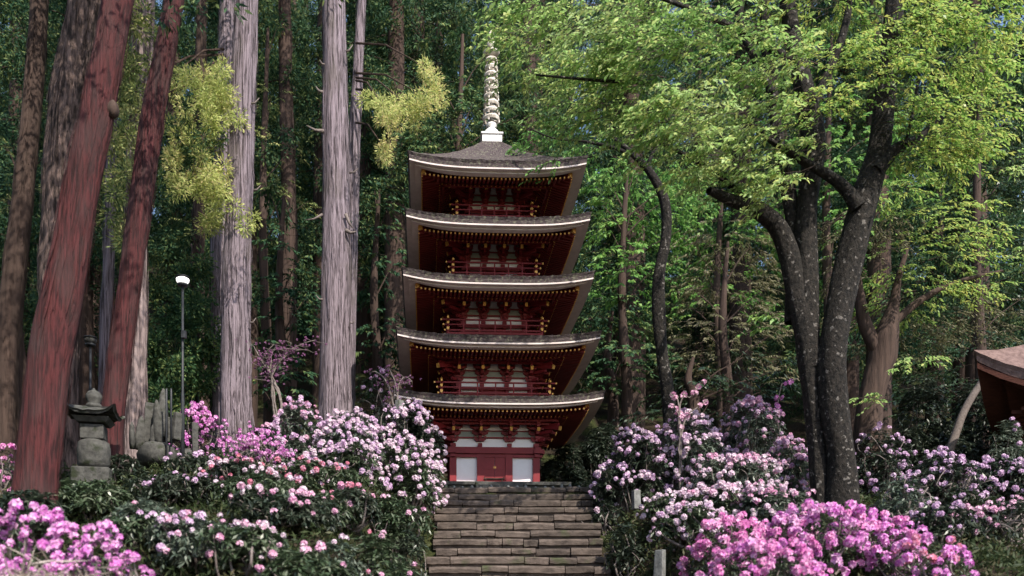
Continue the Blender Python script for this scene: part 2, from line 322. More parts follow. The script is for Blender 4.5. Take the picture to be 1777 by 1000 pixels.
# ------------------------------------------------------------------ pagoda
PC = (.77, 21.6); PRZ = R(2.5)
pg = empty('pagoda', (PC[0], PC[1], SZ), 'five storeyed vermilion and white wooden pagoda with bark shingled roofs', 'pagoda', rz=PRZ)
def roof_grid(w, win, z0, rise, lift, nu=72, ntt=8, thick=.15, conc=.55, drop=0):
    """one square, hipped roof skin with upswept corners; returns the mesh builder pieces in local coordinates"""
    mb = MB()
    def zt(u, t): return z0 + rise * (conc * t + (1 - conc) * t * t) + lift * abs(u) ** 3.2 * (1 - t) ** 2
    for side in range(4):
        a = side * math.pi / 2; ca, sa = math.cos(a), math.sin(a)
        rot = lambda x, y, z: (x * ca - y * sa, x * sa + y * ca, z)
        vs = []; rows = []
        for r in range(ntt + 1):
            t = r / ntt; ww = w + (win - w) * t
            for q in range(nu + 1): u = -1 + 2 * q / nu; vs.append(rot(u * ww, -ww - (random.uniform(-.006, .006) if r == 0 else 0), zt(u, t) + (random.uniform(-.014, .010) if t < .99 else 0)))
        for (ins, dz) in ((.035, -.45), (.045, -1.0), (.40, -1.0)):    # eave face, slightly undercut, and soffit return
            for q in range(nu + 1): u = -1 + 2 * q / nu; ww = w - ins; vs.append(rot(u * ww, -ww - random.uniform(-.008, .008), zt(u, 0) + dz * thick + random.uniform(-.006, .006) + (.06 if ins > .3 else 0)))
        m_ = nu + 1; fs = []
        for r in range(ntt):
            for q in range(nu): b = r * m_ + q; fs.append((b, b + 1, b + m_ + 1, b + m_))
        r0 = (ntt + 1) * m_
        for q in range(nu): fs.append((r0 + q, r0 + q + 1, q + 1, q))
        for r in range(2):
            for q in range(nu): b = r0 + r * m_ + q; fs.append((b + m_, b + m_ + 1, b + 1, b))
        mb.add(vs, fs)
    return mb
def eave_strip(mb, w0, w1, zb, lift, th, wref, nu=20):  # a flat board running round the eave between half-widths w0 (outer) and w1 (inner)
    for side in range(4):
        a = side * math.pi / 2; ca, sa = math.cos(a), math.sin(a); vs = []; fs = []
        for q in range(nu + 1):
            u = -1 + 2 * q / nu; zz = zb + lift * abs(u) ** 3.2
            for (ww, z) in ((w0, zz), (w0, zz + th), (w1, zz + th), (w1, zz)):
                x, y = u * ww, -ww; vs.append((x * ca - y * sa, x * sa + y * ca, z))
        for q in range(nu):
            for k in range(4): b = q * 4; fs.append((b + k, b + 4 + k, b + 4 + (k + 1) % 4, b + (k + 1) % 4))
        mb.add(vs, fs)
def rot4(fn):
    for s in range(4): fn(s * math.pi / 2)
EAVE = [6.82, 8.255, 9.715, 11.14, 12.52]            # eave board underside (world height)
HW = [2.50, 2.435, 2.30, 2.23, 2.16]
BW = [1.045, .90, .775, .675, .605]                  # outer pillar half spacing
G = [6.51, 8.06, 9.67, 11.16, 12.65]
BAY = [(-1.045, -.37, .37, 1.045), (-.90, -.315, .315, .90), (-.775, -.27, .27, .775), (-.675, -.235, .235, .675), (-.605, -.21, .21, .605)]
LIFT = .17
for k in range(5):
    w, e, g, bw = HW[k], EAVE[k] - SZ, G[k] - SZ, BW[k]
    nb = BW[k + 1] + .36 if k < 4 else .22
    z0 = e + .205
    rise = (G[k + 1] - .74 - SZ - z0) if k < 4 else (14.33 - SZ - z0)
    rf = roof_grid(w, nb, z0, rise, LIFT, conc=.8 if k < 4 else .62, ntt=8 if k < 4 else 14).build('roof', M['bark_roof'], pg, False)
    if k == 4: tag(rf, 'topmost bark roof rising to the finial')
    # two stepped pale boards beneath the bark
    mb = MB(); eave_strip(mb, w - .045, w - .16, e + .012, LIFT, .036, w); eave_strip(mb, w - .163, w - .33, e - .032, LIFT * .97, .075, w)
    mb.build('eave_board', M['eave_board'], rf)
    # soffit and two tiers of rafters
    zi = g + .30
    mb = MB(); caps = MB(); raf = MB()
    def soffit(a):
        ca, sa = math.cos(a), math.sin(a); vs = []
        for q in range(21):
            u = -1 + 2 * q / 20
            for (ww, z) in ((w - .34, e + .02 + LIFT * .95 * abs(u) ** 3.2), ((w + bw) / 2 - .1, e * .45 + zi * .55 + .05), (bw - .02, zi + .05)):
                x, y = u * ww, -ww; vs.append((x * ca - y * sa, x * sa + y * ca, z))
        fs = []
        for q in range(20):
            for r in range(2): b = q * 3 + r; fs.append((b, b + 1, b + 4, b + 3))
        mb.add(vs, fs)
    rot4(soffit)
    sp = .102; nr = int((w - .42) / sp)
    def rafters(a):
        ca, sa = math.cos(a), math.sin(a)
        T = lambda x, y, z: (x * ca - y * sa, x * sa + y * ca, z)
        for i in range(-nr, nr + 1):
            x = i * sp; u = abs(x) / w; lf = LIFT * u ** 3.2 * .9
            yo = -(w - .345); ym = -(w - .80); yi = -max(bw, abs(x) + .02)
            zo = e - .065 + lf
            if abs(x) < w - .8 + .0:
                raf.bar(T(x, yo, zo), T(x, ym, zo + (zi - zo) * .28), .05, .055)
                zs = zo - .035 + (zi - zo) * .18
                if ym + .12 < yi: raf.bar(T(x, ym - .02, zs), T(x, yi, zi - .02), .052, .06)
                caps.box(T(x, ym - .026, zs), (.017, .017, .02), a)
            else:
                raf.bar(T(x, yo, zo), T(x, -(abs(x) + .01), zo + (zi - zo) * .15), .05, .055)
            caps.box(T(x, yo - .006, zo), (.036, .036, .04), a)
        # flying-rafter support board and hip rafter
        raf.bar(T(-(w - .84), -(w - .86), e + .03), T(w - .84, -(w - .86), e + .03), .05, .05)
        c = w - .36; raf.bar(T(c, -c, e - .05 + LIFT * .85), T(bw, -bw, zi - .08), .10, .13); caps.bar(T(c + .004, -c - .004, e - .05 + LIFT * .85), T(c - .03, -c + .03, e - .045 + LIFT * .85), .105, .135)
    rot4(rafters)
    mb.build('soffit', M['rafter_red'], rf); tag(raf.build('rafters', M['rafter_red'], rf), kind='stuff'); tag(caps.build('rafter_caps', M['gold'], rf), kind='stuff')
    # body
    zb = .40 if k == 0 else g - .74
    body = MB(); panel = MB(); gp = MB(); br = MB(); gc = MB()
    bays = BAY[k]; pr = [.075, .062, .055, .05, .046][k]
    body_o = None
    core = MB(); core.box((0, 0, (zb + zi) / 2), (2 * bw - .04, 2 * bw - .04, zi - zb + .1)); wall = core.build('wall', M['plaster'], pg)
    def face(a):
        ca, sa = math.cos(a), math.sin(a); T = lambda x, y, z: (x * ca - y * sa, x * sa + y * ca, z)
        B = lambda m_, x, y, z, dx, dy, dz, top=(1, 1): m_.box(T(x, y, z), (dx, dy, dz), a, top)
        f = -bw
        for i, x in enumerate(bays):
            if i < 3:
                ca_pos = T(x, f, 0); body.lathe((ca_pos[0], ca_pos[1], zb), [(pr, 0), (pr, g - .40 - zb), (pr * .9, g - .37 - zb)], 14)
            # bracket set on the pillar: bearing block, wall arms (flaring upward), bearing blocks, stepped projecting arms
            B(br, x, f, g - .325, .11, .14, .075, (1.0, 1)); B(br, x, f - .005, g - .38, .08, .12, .03)
            s = (bays[2] - bays[1]) * .5
            for tier, (z, L) in enumerate(((g - .205, s * .78), (g - .05, s * 1.1), (g + .10, s * 1.35))):
                L2 = L
                if i in (0, 3): L2 = L * .95
                br.add([T(x + sx, f - .075 + dy, z + dz) for dy in (0, .07) for sx, dz in ((-L2 / 2 * .62, -.035), (L2 / 2 * .62, -.035), (L2 / 2, .015), (L2 / 2, .042), (-L2 / 2, .042), (-L2 / 2, .015))],
                       [(0, 1, 2, 3, 4, 5), (11, 10, 9, 8, 7, 6)] + [(q, q + 6, (q + 1) % 6 + 6, (q + 1) % 6) for q in range(6)])
                for dx in (-L2 / 2 + .03, 0, L2 / 2 - .03): B(br, x + dx, f - .04, z + .066, .062, .10, .046, (1.2, 1.1))
                # projecting arm
                pj = .10 + tier * .15
                B(br, x, f - pj / 2 - .03, z, .062, pj, .075)
                B(br, x, f - pj - .02, z + .062, .08, .08, .05, (1.2, 1.2))
                if tier: B(br, x, f - pj + .03, z + .10, s * .9, .05, .05)
            # tail rafter running down and out with gilt end
            br.bar(T(x, f - .02, g + .14), T(x, f - .50, g - .02), .06, .075); gc.bar(T(x, f - .515, g - .025), T(x, f - .495, g - .018), .068, .09)
        # corner diagonals
        for pj, z in ((.18, g - .2), (.36, g - .04), (.5, g + .1)): br.bar(T(-bw, f, z), T(-bw - pj, f - pj, z), .065, .075)
        br.bar(T(-bw, f, g + .16), T(-bw - .52, f - .52, g - .0), .075, .09); gc.bar(T(-bw - .535, f - .535, g - .006), T(-bw - .518, f - .518, g), .085, .10)
        # purlins carried by the bracket steps
        for pj, z in ((.30, g + .155), (.47, g + .20)): br.bar(T(-bw - pj, f - pj, z), T(bw + pj, f - pj, z), .06, .06)
        # beams
        body.bar(T(-bw - .12, f - .02, g - .42), T(bw + .12, f - .02, g - .42), .12, .075)
        for i in range(3):
            x = (bays[i] + bays[i + 1]) / 2; ww = bays[i + 1] - bays[i]
            B(gp, x, f + .005, g - .055, ww - .04, .03, .145)                 # upper plaster panel, painted grey as if in shadow
            B(br, x, f - .02, g - .145, ww * .98, .05, .022)
            # small strut below each white panel row
        for dz in (-.135, .03): B(br, 0, f - .012, g + dz, bw * 2, .04, .03)
        if k == 0:
            body.bar(T(-bw - .20, f - .03, g - .50 + .0), T(bw + .20, f - .03, g - .50), .20, .10)
            body.bar(T(-bw - .15, f - .01, g - .60), T(bw + .15, f - .01, g - .60), .13, .07)
            body.bar(T(-bw - .10, f - .01, zb + .06), T(bw + .10, f - .01, zb + .06), .16, .12)
            for x in bays: B(body, x, f - .005, zb + .45, .17 if abs(x) > .8 else .15, .15, .82)
        else:
            body.bar(T(-bw - .06, f - .02, g - .60), T(bw + .06, f - .02, g - .60), .09, .10)
            for i in range(3):
                x = (bays[i] + bays[i + 1]) / 2; ww = bays[i + 1] - bays[i]
                if i == 1: B(body, x, f + .01, g - .5, ww, .05, .16)
    rot4(face)
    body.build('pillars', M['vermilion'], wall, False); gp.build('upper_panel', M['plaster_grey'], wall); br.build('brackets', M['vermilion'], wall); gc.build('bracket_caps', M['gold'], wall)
    if k == 0:
        # doors on the front: two leaves with rails, hinges; a little offering table
        for s_ in (-1, 1):
            d = MB(); d.box((s_ * .135, -bw - .035, .86), (.262, .04, .84)); 
            for zz in (.50, .86, 1.22): d.box((s_ * .135, -bw - .058, zz), (.25, .012, .04))
            dd = d.build('door', M['vermilion'], pg); h = MB(); h.box((s_ * .02, -bw - .062, .88), (.02, .015, .05)); h.build('door_handle', M['gold'], dd)
        fr = MB()
        for x in (-.29, .29): fr.box((x, -bw - .05, .88), (.045, .07, .92))
        fr.box((0, -bw - .05, 1.335), (.62, .07, .05)); fr.build('door_frame', M['vermilion'], pg)
    else:
        # balcony: floor slab, bracket course beneath, three rails, posts with gilt caps
        hb = bw + [0, .44, .40, .37, .34][k]
        bal = MB(); bal.box((0, 0, g - .73), (2 * hb + .06, 2 * hb + .06, .05)); bal.box((0, 0, g - .79), (2 * hb - .1, 2 * hb - .1, .07)); bal = bal.build('balcony', M['vermilion'], pg)
        rl = MB(); ps = MB(); kc = MB()
        def brail(a):
            ca, sa = math.cos(a), math.sin(a); T = lambda x, y, z: (x * ca - y * sa, x * sa + y * ca, z)
            for zz, ex, th in ((g - .39, .17, .035), (g - .51, .11, .028), (g - .65, .08, .034)):
                rl.bar(T(-hb - ex, -hb, zz), T(hb + ex, -hb, zz), th, th)
                for s_ in (-1, 1): kc.box(T(s_ * (hb + ex), -hb, zz), (.035, .038, .038), a)
            for q in range(-3, 4):
                if abs(q) == 3: continue
                ps.box(T(q * hb / 3, -hb, g - .55), (.032, .032, .30), a)
            c = T(-hb, -hb, 0); ps.box((c[0], c[1], g - .53), (.055, .055, .34), a)
            kc.lathe((c[0], c[1], g - .37), [(.025, 0), (.036, .02), (.02, .04), (.032, .06), (.024, .08), (.004, .11)], 10)
            for zz in (g - .46, g - .60): kc.box((c[0], c[1], zz), (.066, .066, .05), a)
        rot4(brail); rl.build('rail', M['vermilion'], bal); ps.build('railing_posts', M['vermilion'], bal); kc.build('rail_caps', M['gold'], bal)
mb = MB(); mb.box((0, 0, .14), (3.5, 3.5, .42)); mb.box((0, 0, .365), (3.62, 3.62, .09)); mb.build('stylobate', M['stone'], pg, bevel=.02)
mb = MB()
for q in range(2): mb.box((0, -1.98 - q * .3, .26 - q * .14), (1.1, .32, .16 if q == 0 else .20))
mb.build('entry_steps', M['stone'], pg, bevel=.015)
# finial
fz = 14.30 - SZ
mb = MB(); mb.box((0, 0, fz + .09), (.52, .52, .20)); mb.box((0, 0, fz + .21), (.58, .58, .05)); fb = mb.build('finial_base', M['white_metal'], pg, bevel=.01)
mb = MB(); mb.lathe((0, 0, fz + .23), [(.20, 0), (.22, .06), (.19, .15), (.11, .23), (.05, .26), (.15, .31), (.13, .36), (.04, .38)], 20); mb.build('finial_bowl', M['white_metal'], pg, True)
mb = MB(); mb.lathe((0, 0, fz), [(.045, .5), (.04, 2.6), (.02, 3.0), (.004, 3.25)], 10); sh = mb.build('finial_shaft', M['finial_metal'], pg, True)
for q in range(9):
    r = .205 - q * .007; zz = fz + .72 + q * .192; mb = MB()
    n = 20; vs = []; fs = []
    for i in range(n):
        a = 2 * math.pi * i / n
        for rr, dz in ((r, -.05), (r + .022, .0), (r, .05), (r - .03, .05), (r - .03, -.05)): vs.append((rr * math.cos(a), rr * math.sin(a), zz + dz))
    for i in range(n):
        for w in range(5): fs.append((i * 5 + w, ((i + 1) % n) * 5 + w, ((i + 1) % n) * 5 + (w + 1) % 5, i * 5 + (w + 1) % 5))
    mb.add(vs, fs)
    for i in range(4):
        a = i * math.pi / 2 + .4; mb.bar((0, 0, zz), (r * math.cos(a), r * math.sin(a), zz), .02, .03)
        a += .78; mb.lathe((r * math.cos(a) * 1.06, r * math.sin(a) * 1.06, zz - .12), [(.02, 0), (.016, .05), (.005, .07)], 6)
    mb.build('finial_ring', M['finial_metal'], sh)
mb = MB(); mb.lathe((0, 0, fz + 2.38), [(.02, 0), (.20, .06), (.22, .10), (.05, .14), (.10, .2), (.13, .30), (.08, .40), (.02, .42), (.09, .52), (.10, .58), (.02, .68), (.005, .74)], 14); mb.build('finial_jewel', M['finial_metal'], sh, True)
# offering table in front of the door
ot = empty('offering_table', (PC[0] + .02, PC[1] - 1.30, SZ + .41), 'low dark red offering table before the pagoda door', 'table')
mb = MB(); mb.box((0, 0, .14), (.52, .2, .035)); mb.box((-.24, 0, .165), (.03, .2, .03)); mb.box((.24, 0, .165), (.03, .2, .03)); mb.build('tabletop', M['dark_wood'], ot)
for sx in (-.2, .2):
    for sy in (-.07, .07): mb = MB(); mb.box((sx, sy, .062), (.035, .035, .124)); mb.build('leg', M['dark_wood'], ot)

# ------------------------------------------------------------------ hall at the right edge
HC = (17.18, 18.52)
hall = empty('temple_hall', (HC[0], HC[1], float(gz(HC[0], HC[1]))), 'old hall at the right edge with a sweeping brown bark roof', 'hall', rz=R(-40))
hz = hall.location.z
w = 4.2; ze = 6.28 - hz
rf = roof_grid(w, .6, ze + .34, 4.2, 1.1, thick=.24, conc=.5, ntt=10).build('roof', M['hall_roof'], hall)
mb = MB(); eave_strip(mb, w - .05, w - .5, ze - .02, 1.06, .12, w); eave_strip(mb, w - .52, w - 1.0, ze - .12, .84, .12, w); mb.build('eave_board', M['hall_eave'], rf)
mb = MB()
def hr(a):
    ca, sa = math.cos(a), math.sin(a); T = lambda x, y, z: (x * ca - y * sa, x * sa + y * ca, z)
    for i in range(-14, 15):
        x = i * .24; mb.bar(T(x, -w + .6, ze - .16 + .6 * (abs(x) / w) ** 3.2), T(x, -max(2.2, abs(x)), ze + .1), .07, .08)
rot4(hr); mb.build('rafters', M['hall_eave'], rf)
mb = MB(); mb.box((0, 0, ze / 2 - .3), (4.3, 4.3, ze + 1.0)); wl = mb.build('wall', M['dark_wood'], hall)
for sx in (-2.15, -.75, .75, 2.15):
    for sy in (-2.15, 2.15): mb = MB(); mb.lathe((sx, sy, -.6), [(.13, 0), (.13, ze + .65)], 12); mb.build('pillar', M['hall_eave'], hall, True)
for sx in (-1.45, 0, 1.45): mb = MB(); mb.box((sx, -2.17, 1.2), (1.2, .06, 2.0)); mb.box((sx, -2.21, 1.2), (1.1, .03, .06)); mb.build('lattice_door', M['hall_eave'], hall)

# ------------------------------------------------------------------ foliage generators
def puffs(c, rad, n, L, w, droop=-.2, flat=1.0):
    """n leaves round each centre, pointing outward"""
    m_ = len(c); d = unit(rng.normal(size=(m_ * n, 3)) * np.array([1, 1, flat])); cc = np.repeat(c, n, 0); rr = np.repeat(np.broadcast_to(rad, (m_,)), n)[:, None]
    p = cc + d * rr * rng.uniform(.25, .8, (m_ * n, 1)); dd = d + np.array([0, 0, droop]) + rng.normal(size=p.shape) * .25
    return leaves(p, dd, L * rng.uniform(.7, 1.25, m_ * n), w)
def cedar_crown(H, h0, rmax, nb, seed, L=.17, w=.055, n=44, tiers=1.0):
    """drooping sprays along whorled branches -> foliage arrays, branch builder"""
    global rng
    rng = np.random.default_rng(seed); cs = []; rr = []; mb = MB()
    for i in range(nb):
        t = (i + rng.uniform()) / nb; h = h0 + (H - h0) * t; az = rng.uniform(0, 6.28); Lb = rmax * (1 - t) ** .6 * rng.uniform(.45, 1.1) + .3
        up = rng.uniform(-.05, .35); dx, dy = math.cos(az), math.sin(az); k = max(3, int(Lb / .38)); pts = []
        for q in range(k + 1):
            s = q / k * Lb; pts.append((dx * s, dy * s, h + up * s - .16 * s * s / max(1, Lb * .6)))
        if i % 2 == 0: mb.tube(pts, [max(.012, .045 * (1 - q / k)) for q in range(k + 1)], 4)
        for q in range(max(1, k // 4), k + 1):
            for _ in range(2): cs.append(np.array(pts[q]) + rng.normal(0, .2, 3) * np.array([1, 1, .5]) + [0, 0, -.12]); rr.append(rng.uniform(.26, .5))
    v, f = puffs(np.array(cs), np.array(rr), n, L, w, -.35)
    return v, f, mb
def make_cedar(H, h0, rmax, nb, seed, trad, leaf, bark, label=None, group=None, name='cedar_tree', loc=(0, 0, 0), **kw):
    r = empty(name, loc, label, 'tree', group)
    v, f = limb([(0, 0, -.8), (.05, 0, H * .3), (-.05, .05, H * .6), (0, 0, H)], [trad * 1.15, trad, trad * .7, .04], 12, .5, .05, .02, .25, seed); npmesh('trunk', v, f, bark, r, True)
    v, f, mb = cedar_crown(H, h0, rmax, nb, seed, **kw); cr = npmesh('crown', v, f, leaf, r); mb.build('branches', M['bark_brown'], r)
    return r
TW = []
def pad_leaves(c, rx, ry, rz, n, L, w, centre, tilt=.25, seed=0, sprays=12):
    """layered pads of drooping leaves: sprays fan outward from `centre`"""
    ns = max(1, n // sprays); g = rng
    q = unit(g.normal(size=(ns, 3))) * (g.uniform(0, 1, (ns, 1)) ** .4); o = c + q * np.array([rx, ry, rz])
    o[:, 2] -= tilt * (np.abs(q[:, 0]) ** 2 + np.abs(q[:, 1]) ** 2) * rx * .5
    out = o - np.array(centre); out[:, 2] = 0; out = unit(out) + g.normal(0, .6, (ns, 3)) * np.array([1, 1, .15]); out = unit(out)
    side = unit(np.cross(out, np.array([0, 0, 1.0])))
    k = np.tile(np.arange(sprays), ns); oo = np.repeat(o, sprays, 0); dd = np.repeat(out, sprays, 0); ss = np.repeat(side, sprays, 0)
    s = (k / sprays)[:, None]; tw = .42
    p = oo + dd * s * tw + np.array([0, 0, -1.0]) * s * s * .16
    sg = np.where(k % 2 == 0, 1.0, -1.0)[:, None]
    d = dd * .6 + ss * sg * .8 * (1 - s * .6) + np.array([0, 0, -.55]) + g.normal(0, .22, p.shape)
    st = o - out * .25 + np.array([0, 0, .03]); md = o + out * tw * .5 + np.array([0, 0, -.04]); en = o + out * tw + np.array([0, 0, -.16]); tv = []
    for q_, r_ in ((st, .005), (md, .0035), (en, .0015)):
        for k_ in range(3): a_ = k_ * 2.094; tv.append(q_ + side * math.cos(a_) * r_ + np.array([0, 0, 1.0]) * math.sin(a_) * r_)
    tv = np.stack(tv, 1).reshape(-1, 3); tf = np.array([[j_ * 3 + k_, j_ * 3 + (k_ + 1) % 3, j_ * 3 + 3 + (k_ + 1) % 3, j_ * 3 + 3 + k_] for j_ in range(2) for k_ in range(3)])
    TW.append((tv, (tf[None] + (np.arange(ns) * 9)[:, None, None]).reshape(-1, 4)))
    return leaves(p, d, L * g.uniform(.6, 1.3, len(p)), w * g.uniform(.7, 1.2, len(p)), up=(0, -.35, .94), upmix=.60)

# ------------------------------------------------------------------ far forest of cedars
protos = [make_cedar(27, 2.5, 3.6, 105, 101, .34, M['cedar_leaf'], M['bark_brown']),
          make_cedar(30, 6.0, 3.2, 95, 102, .40, M['cedar_leaf'], M['bark_brown']),
          make_cedar(25, 1.5, 3.8, 105, 103, .32, M['cedar_light'], M['bark_brown']),
          make_cedar(32, 9.0, 3.3, 90, 104, .42, M['cedar_leaf'], M['bark_brown'])]
ZONES = [(60, 'at the far left edge'), (200, 'behind the large red cedar'), (300, 'behind the slim red cedar'), (440, 'behind the lavender grey trunk'), (560, 'between the two grey trunks'), (700, 'just left of the pagoda'), (860, 'behind the left half of the pagoda'), (1000, 'behind the right half of the pagoda'), (1200, 'just right of the pagoda'), (1380, 'left of the dark twin trunks'), (1520, 'behind the dark twin trunks'), (1680, 'left of the hall'), (9999, 'behind the hall roof')]
KINDS = ['shaggy dark cedar', 'tall dark cedar', 'light green cedar', 'brown cedar']
SEEN = {}
RANKS = {29.5: 'nearest', 34.5: 'second', 41: 'third', 49: 'fourth', 59: 'fifth', 72: 'farthest'}
rf_ = random.Random(5); used = [False] * 4
for (Y0, n, sh) in ((29.5, 8, .2), (34.5, 11, .7), (41, 12, .3), (49, 13, .6), (59, 14, .2), (72, 14, .5)):
    for i in range(n):
        x = (-.64 + 1.42 * (i + sh) / n) * Y0 + rf_.uniform(-.9, .9); y = Y0 + rf_.uniform(-1.6, 1.6)
        if Y0 < 33 and 2.5 < x < 12: continue
        k = rf_.choice([0, 1, 2, 3] if Y0 < 45 else [0, 1, 2]); 
        if Y0 > 40: k = rf_.choice([0, 2, 1])
        o = protos[k] if not used[k] else copy_tree(protos[k]); used[k] = True
        s = rf_.uniform(.9, 1.2) * (1.0 if Y0 < 55 else 1.15)
        o.location = (x, y, float(gz(x, y)) - .2); o.rotation_euler = (0, 0, rf_.uniform(0, 6.28)); o.scale = (s, s, s)
        pxx = CX + x / y * FPX; lb_ = '%s in the %s rank, %s' % (KINDS[k], RANKS[Y0], next(b for a, b in ZONES if pxx < a))
        if lb_ in SEEN: q_ = SEEN[lb_]; ql, qr = (q_[0], o) if q_[1] < pxx else (o, q_[0]); ql['label'] = 'left ' + lb_; qr['label'] = 'right ' + lb_; tag(o, None, 'tree', 'cedars of the forest beyond the pagoda')
        else: SEEN[lb_] = (o, pxx); tag(o, lb_, 'tree', 'cedars of the forest beyond the pagoda')

# unseen cedars of the same wood, added out of view to shade the left
for i, (x, y) in enumerate([(-14, 13), (-17.5, 19), (-13, 5), (-9.5, -4), (-18, 9), (-3, -13), (-16, -2)]):
    o = copy_tree(protos[[0, 2, 1][i % 3]]); o.location = (x, y, float(gz(x, y)) - .2); o.rotation_euler = (0, 0, i * 1.7); tag(o, ['dark cedar just outside the left edge of view, beside the leaning cedars', 'pale needled cedar outside the left edge, farthest back', 'tall cedar outside the left edge, level with the foot of the stairs', 'dark cedar behind the photographer on the left', 'lighter cedar farthest left of the path', 'dark cedar straight behind the photographer', 'lone cedar at the back left of the photographer'][i], 'tree', 'cedars beside the photographer')

# ------------------------------------------------------------------ large trunks on the left
def px_trunk(name, label, pts, Y, bark, flare=.15, seed=0, seg=26, flute=.045, lump=.012, root=None, parent=None, step=.14, strips=170):
    """pts [(px, py, width px)] bottom to top; the base is sunk into the ground"""
    Ys = Y if isinstance(Y, (list, tuple)) else [Y] * len(pts)
    W_ = [P(a, b, y) for (a, b, _), y in zip(pts, Ys)]; rad = [c * y / FPX / 2 for (_, _, c), y in zip(pts, Ys)]
    base = W_[0].copy(); g = float(gz(base.x, base.y)); 
    d = (W_[0] - W_[1]).normalized(); 
    if base.z > g - .2: base = W_[0] + d * ((base.z - g + .3) / max(.3, -d.z))
    W_ = [base] + W_; rad = [rad[0] * 1.02] + rad
    r = parent or empty(name, (base.x, base.y, g), label, 'tree')
    o0 = np.array(r.location)
    v, f = limb([np.array(p) - o0 for p in W_], rad, seg, step, flute, lump, flare, seed)
    npmesh('trunk', v, f, bark, r, True)
    if strips:
        g_ = np.random.default_rng(seed + 77); c_, r_ = spline([np.array(p) - o0 for p in W_], rad, step); nr_ = len(c_); sv = []; sf = []; ring = v[:nr_ * seg].reshape(nr_, seg, 3)
        for _ in range(strips):
            i0 = int(g_.integers(4, max(6, nr_ - 14))); j0 = g_.uniform(0, seg); nn = int(g_.integers(3, 9)); wj = g_.uniform(.10, .34); lift0, lift1 = (.012, g_.uniform(.02, .055)) if g_.random() < .5 else (g_.uniform(.02, .05), .012); b0 = len(sv)
            for q in range(nn + 1):
                i_ = min(i0 + q, nr_ - 1); t_ = q / nn; ww = wj * (1 - abs(2 * t_ - 1) ** 3 * .8) + .02; jc = j0 + .12 * math.sin(q * .9 + j0)
                for sg_ in (-1, 1):
                    jj = (jc + sg_ * ww) % seg; a_ = ring[i_, int(jj) % seg]; b_ = ring[i_, (int(jj) + 1) % seg]; p_ = a_ + (b_ - a_) * (jj - int(jj)); rd_ = p_ - c_[i_]; sv.append(p_ + rd_ / (np.linalg.norm(rd_) + 1e-6) * (lift0 + (lift1 - lift0) * t_))
            for q in range(nn): e_ = b0 + q * 2; sf.append((e_, e_ + 1, e_ + 3, e_ + 2))
        tag(npmesh('peeling_bark', np.array(sv), np.array(sf), bark, r), kind='stuff')
    return r
def dead_stub(r, a, b, w, Y, mat=None, mid=None):
    o0 = Vector(r.location); mb = MB(); A, B = P(*a, Y) - o0, P(*b, Y) - o0; Mi = (A + B) / 2 + Vector((0, 0, -.05)) if mid is None else P(*mid, Y) - o0
    mb.tube([A, Mi, B], [w, w * .7, w * .25], 7); mb.build('branch_stub', mat or M['twig'], r, True)
def high_crown(r, Y, px, leaf, seed, h=10, rmax=3.2, nb=50, ztop=None, zb=None):
    """crown above the top of the photograph, so the trunk is a whole tree"""
    zb = zb or (CAMZ + HY / FPX * Y + 1.5); o0 = np.array(r.location)
    v, f, mb = cedar_crown(h, 0, rmax, nb, seed, n=16)
    off = np.array(P(px, 0, Y)) - o0; off[2] = zb - o0[2]
    npmesh('crown', v + off, f, leaf, r); b = mb.build('branches', M['bark_brown'], r); b.location = off
t_red1 = px_trunk('leaning_cedar', 'large red barked cedar leaning right at the left edge, behind green shrubs', [(60, 890, 74), (65, 820, 68), (74, 740, 71), (91, 600, 70), (115, 480, 65), (147, 300, 57), (171, 190, 53), (204, 0, 50), (230, -160, 46)], 11.8, M['bark_red'], .10, 1, 30)
high_crown(t_red1, 11.8, 236, M['cedar_leaf'], 301, 8, 2.6, 45)
t_red2 = px_trunk('leaning_cedar', 'slimmer red barked cedar leaning right behind the stone lantern', [(190, 810, 44), (196, 720, 39), (211, 600, 37), (226, 490, 37), (241, 380, 38), (266, 200, 38), (303, 0, 31), (322, -140, 28)], 15.2, M['bark_red'], .10, 2, 26)
high_crown(t_red2, 15.2, 318, M['cedar_leaf'], 302, 8, 2.4, 45)
mb = MB(); o0 = Vector(t_red1.location)
c = P(196, 190, 11.75) - o0; mb.lathe((c.x, c.y, c.z - .12), [(.03, 0), (.08, .05), (.09, .12), (.07, .19), (.02, .25)], 12); mb.build('burl', M['bark_brown'], t_red1, True)
g1 = px_trunk('cedar_tree', 'big lavender grey cedar trunk, straight, above the left rhododendrons', [(411, 770, 56), (409, 650, 52), (410, 500, 50), (415, 360, 46), (421, 200, 42), (428, 20, 36), (433, -160, 32)], 20.5, M['bark_grey'], .22, 3, 30, .075)
high_crown(g1, 20.5, 434, M['cedar_leaf'], 303, zb=19, rmax=2.4)
g2 = px_trunk('cedar_tree', 'big grey cedar trunk nearest the pagoda, left of it, with dead stubs', [(582, 740, 58), (582, 640, 52), (583, 500, 50), (583, 360, 46), (581, 200, 43), (579, 20, 38), (577, -160, 34)], 22, M['bark_grey'], .2, 4, 30, .06)
high_crown(g2, 22, 577, M['cedar_leaf'], 304, zb=24, rmax=2.4)
for a, b, w in (((560, 372), (530, 382), .035), ((562, 228), (532, 218), .05), ((563, 112), (555, 104), .03), ((600, 400), (618, 402), .06), ((600, 372), (612, 396), .05)): dead_stub(g2, a, b, w, 21.7)
for a, b, w in (((560, 520), (548, 512), .03), ((606, 300), (622, 292), .03), ((560, 160), (548, 150), .045), ((600, 90), (612, 78), .035), ((607, 560), (616, 556), .025)): dead_stub(g2, a, b, w, 21.75)
for a, b, w in (((396, 300), (384, 292), .03), ((440, 330), (452, 322), .03), ((398, 430), (386, 436), .03), ((436, 180), (450, 170), .03), ((434, 560), (444, 552), .028)): dead_stub(g1, a, b, w, 20.3)
